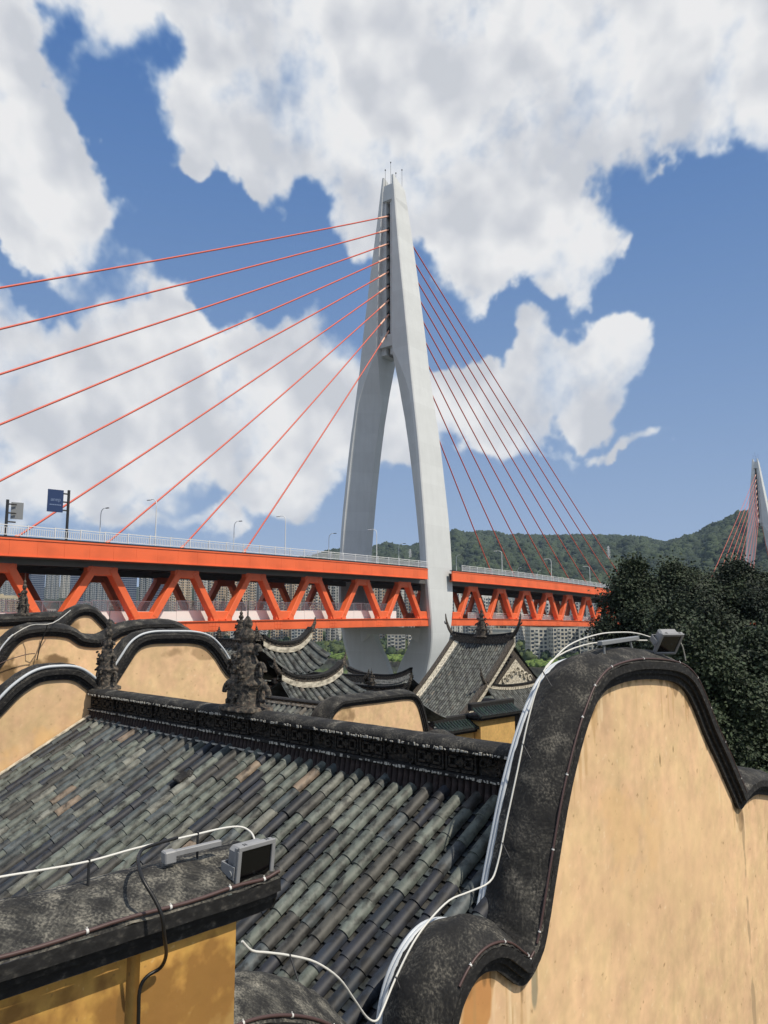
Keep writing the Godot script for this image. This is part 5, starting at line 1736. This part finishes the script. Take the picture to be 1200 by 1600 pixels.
# ---------------------------------------------------------------- cables, conduits, floodlights
func wire(called: String, label: String, category: String, pts: Array, r: float, m: Material, group := "") -> MeshInstance3D:
	var base: Vector3 = pts[0]
	var rel := []
	for p in pts: rel.append(p - base)
	var mb := MB.new()
	mb.tube(rel, r, 7)
	var o := part(self, called, mb, m)
	o.position = base
	tag(o, label, category, group)
	return o
func uvy(a: Array) -> Array:
	var out := []
	for q in a: out.append(tp(q[0], q[1], q[2]))
	return out
func clips(o: MeshInstance3D, pts: Array, every: int, r: float) -> void:
	for i in range(every / 2, pts.size() - 1, every):
		var p: Vector3 = pts[i] - o.position
		var d: Vector3 = (pts[i + 1] - pts[i]).normalized()
		var mb := MB.new()
		mb.tube([p - d * r * 0.6, p + d * r * 0.6], r * 1.25, 7)
		mb.tube([p, p + Vector3(0, r * 1.9, 0)], r * 0.4, 5)
		part(o, "clip", mb, M.clip)
func floodlight(label: String, at: Vector3, yaw: float, pitch: float, size: float) -> void:
	var t := thing("floodlight", label, "floodlight", at, yaw, "grey floodlights on the copings")
	var n := Node3D.new()
	n.name = "lamp_body"
	t.add_child(n)
	n.rotation_degrees.x = pitch
	n.scale = Vector3.ONE * size
	# local: z is where the lamp shines
	var mb := MB.new()
	mb.bbox(Vector3(0, 0, -0.03), Vector3(0.5, 0, 0), Vector3(0, 0.5, 0), Vector3(0, 0, 0.07), 0.035)
	mb.bbox(Vector3(0, 0.02, -0.26), Vector3(0.42, 0, 0), Vector3(0, 0.4, 0), Vector3(0, 0, 0.17), 0.08)
	part(n, "housing", mb, M.housing)
	mb = MB.new()
	for e in [[0.0, 0.46, 0.5, 0.05], [0.0, -0.46, 0.5, 0.05], [0.46, 0.0, 0.05, 0.42], [-0.46, 0.0, 0.05, 0.42]]:
		mb.bbox(Vector3(e[0], e[1], 0.065), Vector3(e[2], 0, 0), Vector3(0, e[3], 0), Vector3(0, 0, 0.03), 0.012)
	part(n, "bezel", mb, M.housing)
	mb = MB.new()
	mb.abox(Vector3(-0.42, -0.42, 0.03), Vector3(0.42, 0.42, 0.055))
	part(n, "lens", mb, M.lens)
	for x in [-0.3, 0.3]:
		for k in 2:
			mb = MB.new()
			mb.bbox(Vector3(x + k * 0.055, 0.5, -0.02), Vector3(0.016, 0, 0), Vector3(0, 0.004, 0), Vector3(0, 0, 0.05), 0.002)
			part(n, "vent", mb, M.dark_metal)
	mb = MB.new()
	for x in [-0.52, 0.52]:
		mb.bbox(Vector3(x, -0.05, -0.2), Vector3(0.015, 0, 0), Vector3(0, 0.14, 0), Vector3(0, 0, 0.22), 0.01)
	mb.bbox(Vector3(0, -0.05, -0.44), Vector3(0.53, 0, 0), Vector3(0, 0.14, 0), Vector3(0, 0, 0.015), 0.01)
	part(n, "yoke", mb, M.housing)
	for x in [-0.545, 0.545]:
		mb = MB.new()
		mb.tube([Vector3(x - 0.02, -0.08, -0.1), Vector3(x + 0.02, -0.08, -0.1)], 0.07, 10)
		part(n, "pivot_bolt", mb, M.grey_metal)
func make_fittings() -> void:
	var big: Array = paths.big
	# twin grey conduits along the back edge of the big coping, and the white cable on hooks beside them
	for e in [[-0.525, 0.215, "inner of the two grey conduits along the big coping's back edge"], [-0.57, 0.205, "outer of the two grey conduits along the big coping's back edge"]]:
		wire("conduit", e[2], "conduit", on_coping(big, 4.12, e[0], e[1], 0.0, 0.61), 0.022, M.conduit, "grey conduits on the big coping")
	var pts := smooth3(uvy([[9.22, 4.41, -0.28], [8.56, 4.41, -0.27], [7.68, 4.41, -0.30], [7.10, 4.46, -0.45], [6.83, 4.46, -0.70], [6.63, 4.46, -1.04], [6.45, 4.46, -1.45], [6.25, 4.46, -1.89], [6.09, 4.46, -2.25], [5.96, 4.46, -2.38], [5.72, 4.51, -2.42], [5.51, 4.56, -2.45], [5.25, 4.56, -2.54], [5.00, 4.53, -2.65], [4.77, 4.51, -2.84], [4.57, 4.46, -2.99], [4.45, 4.41, -3.01], [4.35, 4.41, -2.95], [4.17, 4.36, -2.75], [3.97, 4.31, -2.53], [3.75, 4.31, -2.36], [3.52, 4.31, -2.25], [3.34, 4.31, -2.18], [3.21, 4.31, -2.13], [3.13, 4.31, -2.05]]), 4)
	var w := wire("lighting_cable", "long white cable held on hooks down the big coping and across to the amber wall", "cable", pts, 0.0085, M.cable_white)
	for i in [14, 22, 30, 56, 84]:
		var mb := MB.new()
		var p: Vector3 = pts[i] - w.position
		mb.tube([p + Vector3(0, 0.012, 0), p + Vector3(0.03, -0.05, 0.03), p + Vector3(0.07, -0.13, 0.07)], 0.007, 5)
		part(w, "hook", mb, M.dark_metal)
	pts = on_coping(big, 4.12, 0.108, 0.205, 0.13, 0.34)
	clips(wire("lighting_tube", "brown clipped tube over the small arch at the foot of the big coping", "cable", pts, 0.011, M.cable_brown, "brown clipped tubes"), pts, 9, 0.011)
	pts = on_coping(big, 4.12, 0.108, 0.205, 0.365, 0.86)
	clips(wire("lighting_tube", "long brown clipped tube along the lip of the big coping", "cable", pts, 0.011, M.cable_brown, "brown clipped tubes"), pts, 7, 0.011)
	pts = on_coping(paths.near, 3.4, 0.088, 0.162, 0.0, 1.0)
	for i in pts.size(): pts[i] += Vector3(0, 0.005 * sin(i * 0.9), 0)
	clips(wire("lighting_tube", "brown clipped tube along the straight coping at the lower left", "cable", pts, 0.009, M.cable_brown, "brown clipped tubes"), pts, 4, 0.009)
	pts = on_coping(paths.low, 4.1, 0.118, 0.222, 0.2, 1.0)
	clips(wire("lighting_tube", "brown clipped tube over the small coping hump at the bottom", "cable", pts, 0.011, M.cable_brown, "brown clipped tubes"), pts, 6, 0.011)
	var left: Array = paths.left
	wire("conduit", "white conduit over the left yellow gable's coping", "conduit", on_coping(left, 15.4, 0.07, 0.245, 0.05, 0.37), 0.03, M.conduit, "white conduits on the left copings")
	wire("conduit", "white conduit over the second yellow hump's coping", "conduit", on_coping(left, 15.4, 0.07, 0.245, 0.46, 0.86), 0.024, M.conduit, "white conduits on the left copings")
	wire("conduit", "white conduit on the mossy back wall's coping", "conduit", on_coping(paths.back, 21.0, 0.08, 0.26, 0.08, 0.3), 0.022, M.conduit, "white conduits on the left copings")
	# cables of the lower left coping
	pts = smooth3(uvy([[0.6, 3.60, -1.09], [1.24, 3.60, -1.10], [1.35, 3.60, -1.10], [1.51, 3.60, -1.11], [1.74, 3.60, -1.12], [1.98, 3.60, -1.11], [2.28, 3.60, -1.11], [2.48, 3.60, -1.11], [2.59, 3.60, -1.125], [2.62, 3.55, -1.15], [2.61, 3.50, -1.18]]), 4)
	w = wire("lighting_cable", "white cable on short posts above the lower left coping, ending at the floodlight", "cable", pts, 0.0055, M.cable_white)
	for q in [[1.74, 3.60, -1.12], [2.32, 3.60, -1.11], [1.1, 3.6, -1.1]]:
		var mb := MB.new()
		var p := tp(q[0], q[1], q[2]) - w.position
		mb.tube([p + Vector3(0, 0.012, 0), p + Vector3(0, -0.16, 0)], 0.007, 5)
		part(w, "post", mb, M.dark_metal)
	pts = smooth3(uvy([[2.2, 3.6, -1.105], [2.01, 3.55, -1.10], [1.94, 3.50, -1.105], [1.88, 3.40, -1.12], [1.85, 3.30, -1.16], [1.88, 3.24, -1.24], [1.90, 3.21, -1.31], [1.92, 3.22, -1.40], [1.98, 3.30, -1.51], [1.99, 3.36, -1.585], [1.93, 3.375, -1.61], [1.90, 3.38, -1.66], [1.90, 3.38, -1.80], [1.90, 3.38, -2.2], [1.9, 3.38, -2.8]]), 4)
	wire("hanging_cable", "thick black cable hanging down the amber wall", "cable", pts, 0.0085, M.cable_black)
	floodlight("square grey floodlight with black glass on the lower left coping", tp(2.50, 3.36, -1.255), TEMPLE_TURN + 2.0, 6.0, 0.235)
	var arm := MB.new()
	arm.bbox(Vector3.ZERO, Vector3(0.15, 0, 0), Vector3(0, 0.014, 0), Vector3(0, 0, 0.016), 0.003)
	arm.bbox(Vector3(-0.13, -0.01, 0.0), Vector3(0.03, 0, 0), Vector3(0, 0.03, 0), Vector3(0, 0, 0.03), 0.006)
	var a := part(self, "lamp_bracket", arm, M.housing)
	a.position = tp(2.27, 3.56, -1.165)
	a.rotation_degrees = Vector3(0, TEMPLE_TURN - 8.0, 2)
	tag(a, "grey bracket arm behind the floodlight on the lower left coping", "bracket")
	floodlight("small grey floodlight tilted on the crown of the big coping", tp(9.02, 4.05, -0.30), TEMPLE_TURN - 30.0, 38.0, 0.30)
	arm = MB.new()
	arm.bbox(Vector3.ZERO, Vector3(0.62, 0, 0), Vector3(0, 0.024, 0), Vector3(0, 0, 0.03), 0.006)
	arm.tube([Vector3(0.35, 0, 0), Vector3(0.37, -0.1, 0.01), Vector3(0.42, -0.17, 0.02)], 0.014, 6)
	arm.tube([Vector3(-0.5, 0, 0), Vector3(-0.5, -0.12, 0.0)], 0.014, 6)
	a = part(self, "lamp_bracket", arm, M.grey_metal)
	a.position = tp(8.3, 4.3, -0.26)
	a.rotation_degrees = Vector3(0, TEMPLE_TURN + 8.0, 1.5)
	tag(a, "long grey bracket arm on the crown of the big coping", "bracket")
	wire("lighting_cable", "thin white cable looping over the bracket on the big coping", "cable", smooth3(uvy([[7.0, 4.46, -0.52], [7.41, 4.44, -0.30], [8.01, 4.42, -0.19], [8.5, 4.38, -0.17], [8.87, 4.35, -0.19], [9.05, 4.2, -0.26]]), 5), 0.008, M.cable_white)
	wire("lighting_cable", "short white cable dropping from the small floodlight", "cable", smooth3(uvy([[9.12, 4.0, -0.22], [9.3, 4.0, -0.34], [9.42, 4.02, -0.52]]), 5), 0.006, M.cable_white)
	wire("lighting_cable", "thin cable along the mossy back wall at the left", "cable", smooth3(uvy([[7.16, 20.8, -1.28], [7.60, 20.8, -1.08], [8.06, 20.8, -0.95], [8.29, 20.8, -0.93]]), 4), 0.012, M.cable_brown)
	wire("lighting_cable", "black cable dropping across the mossy back wall", "cable", smooth3(uvy([[8.53, 20.7, -0.17], [8.5, 20.75, -0.4], [8.42, 20.8, -0.7], [8.35, 20.8, -1.1]]), 4), 0.016, M.cable_black)
	wire("lighting_cable", "thin pale cable rising to the highest arched firewall tip", "cable", smooth3(uvy([[7.55, 20.7, -0.52], [8.09, 20.7, -0.2], [8.67, 20.7, -0.14], [11.46, 26.0, 0.25]]), 4), 0.012, M.cable_white)
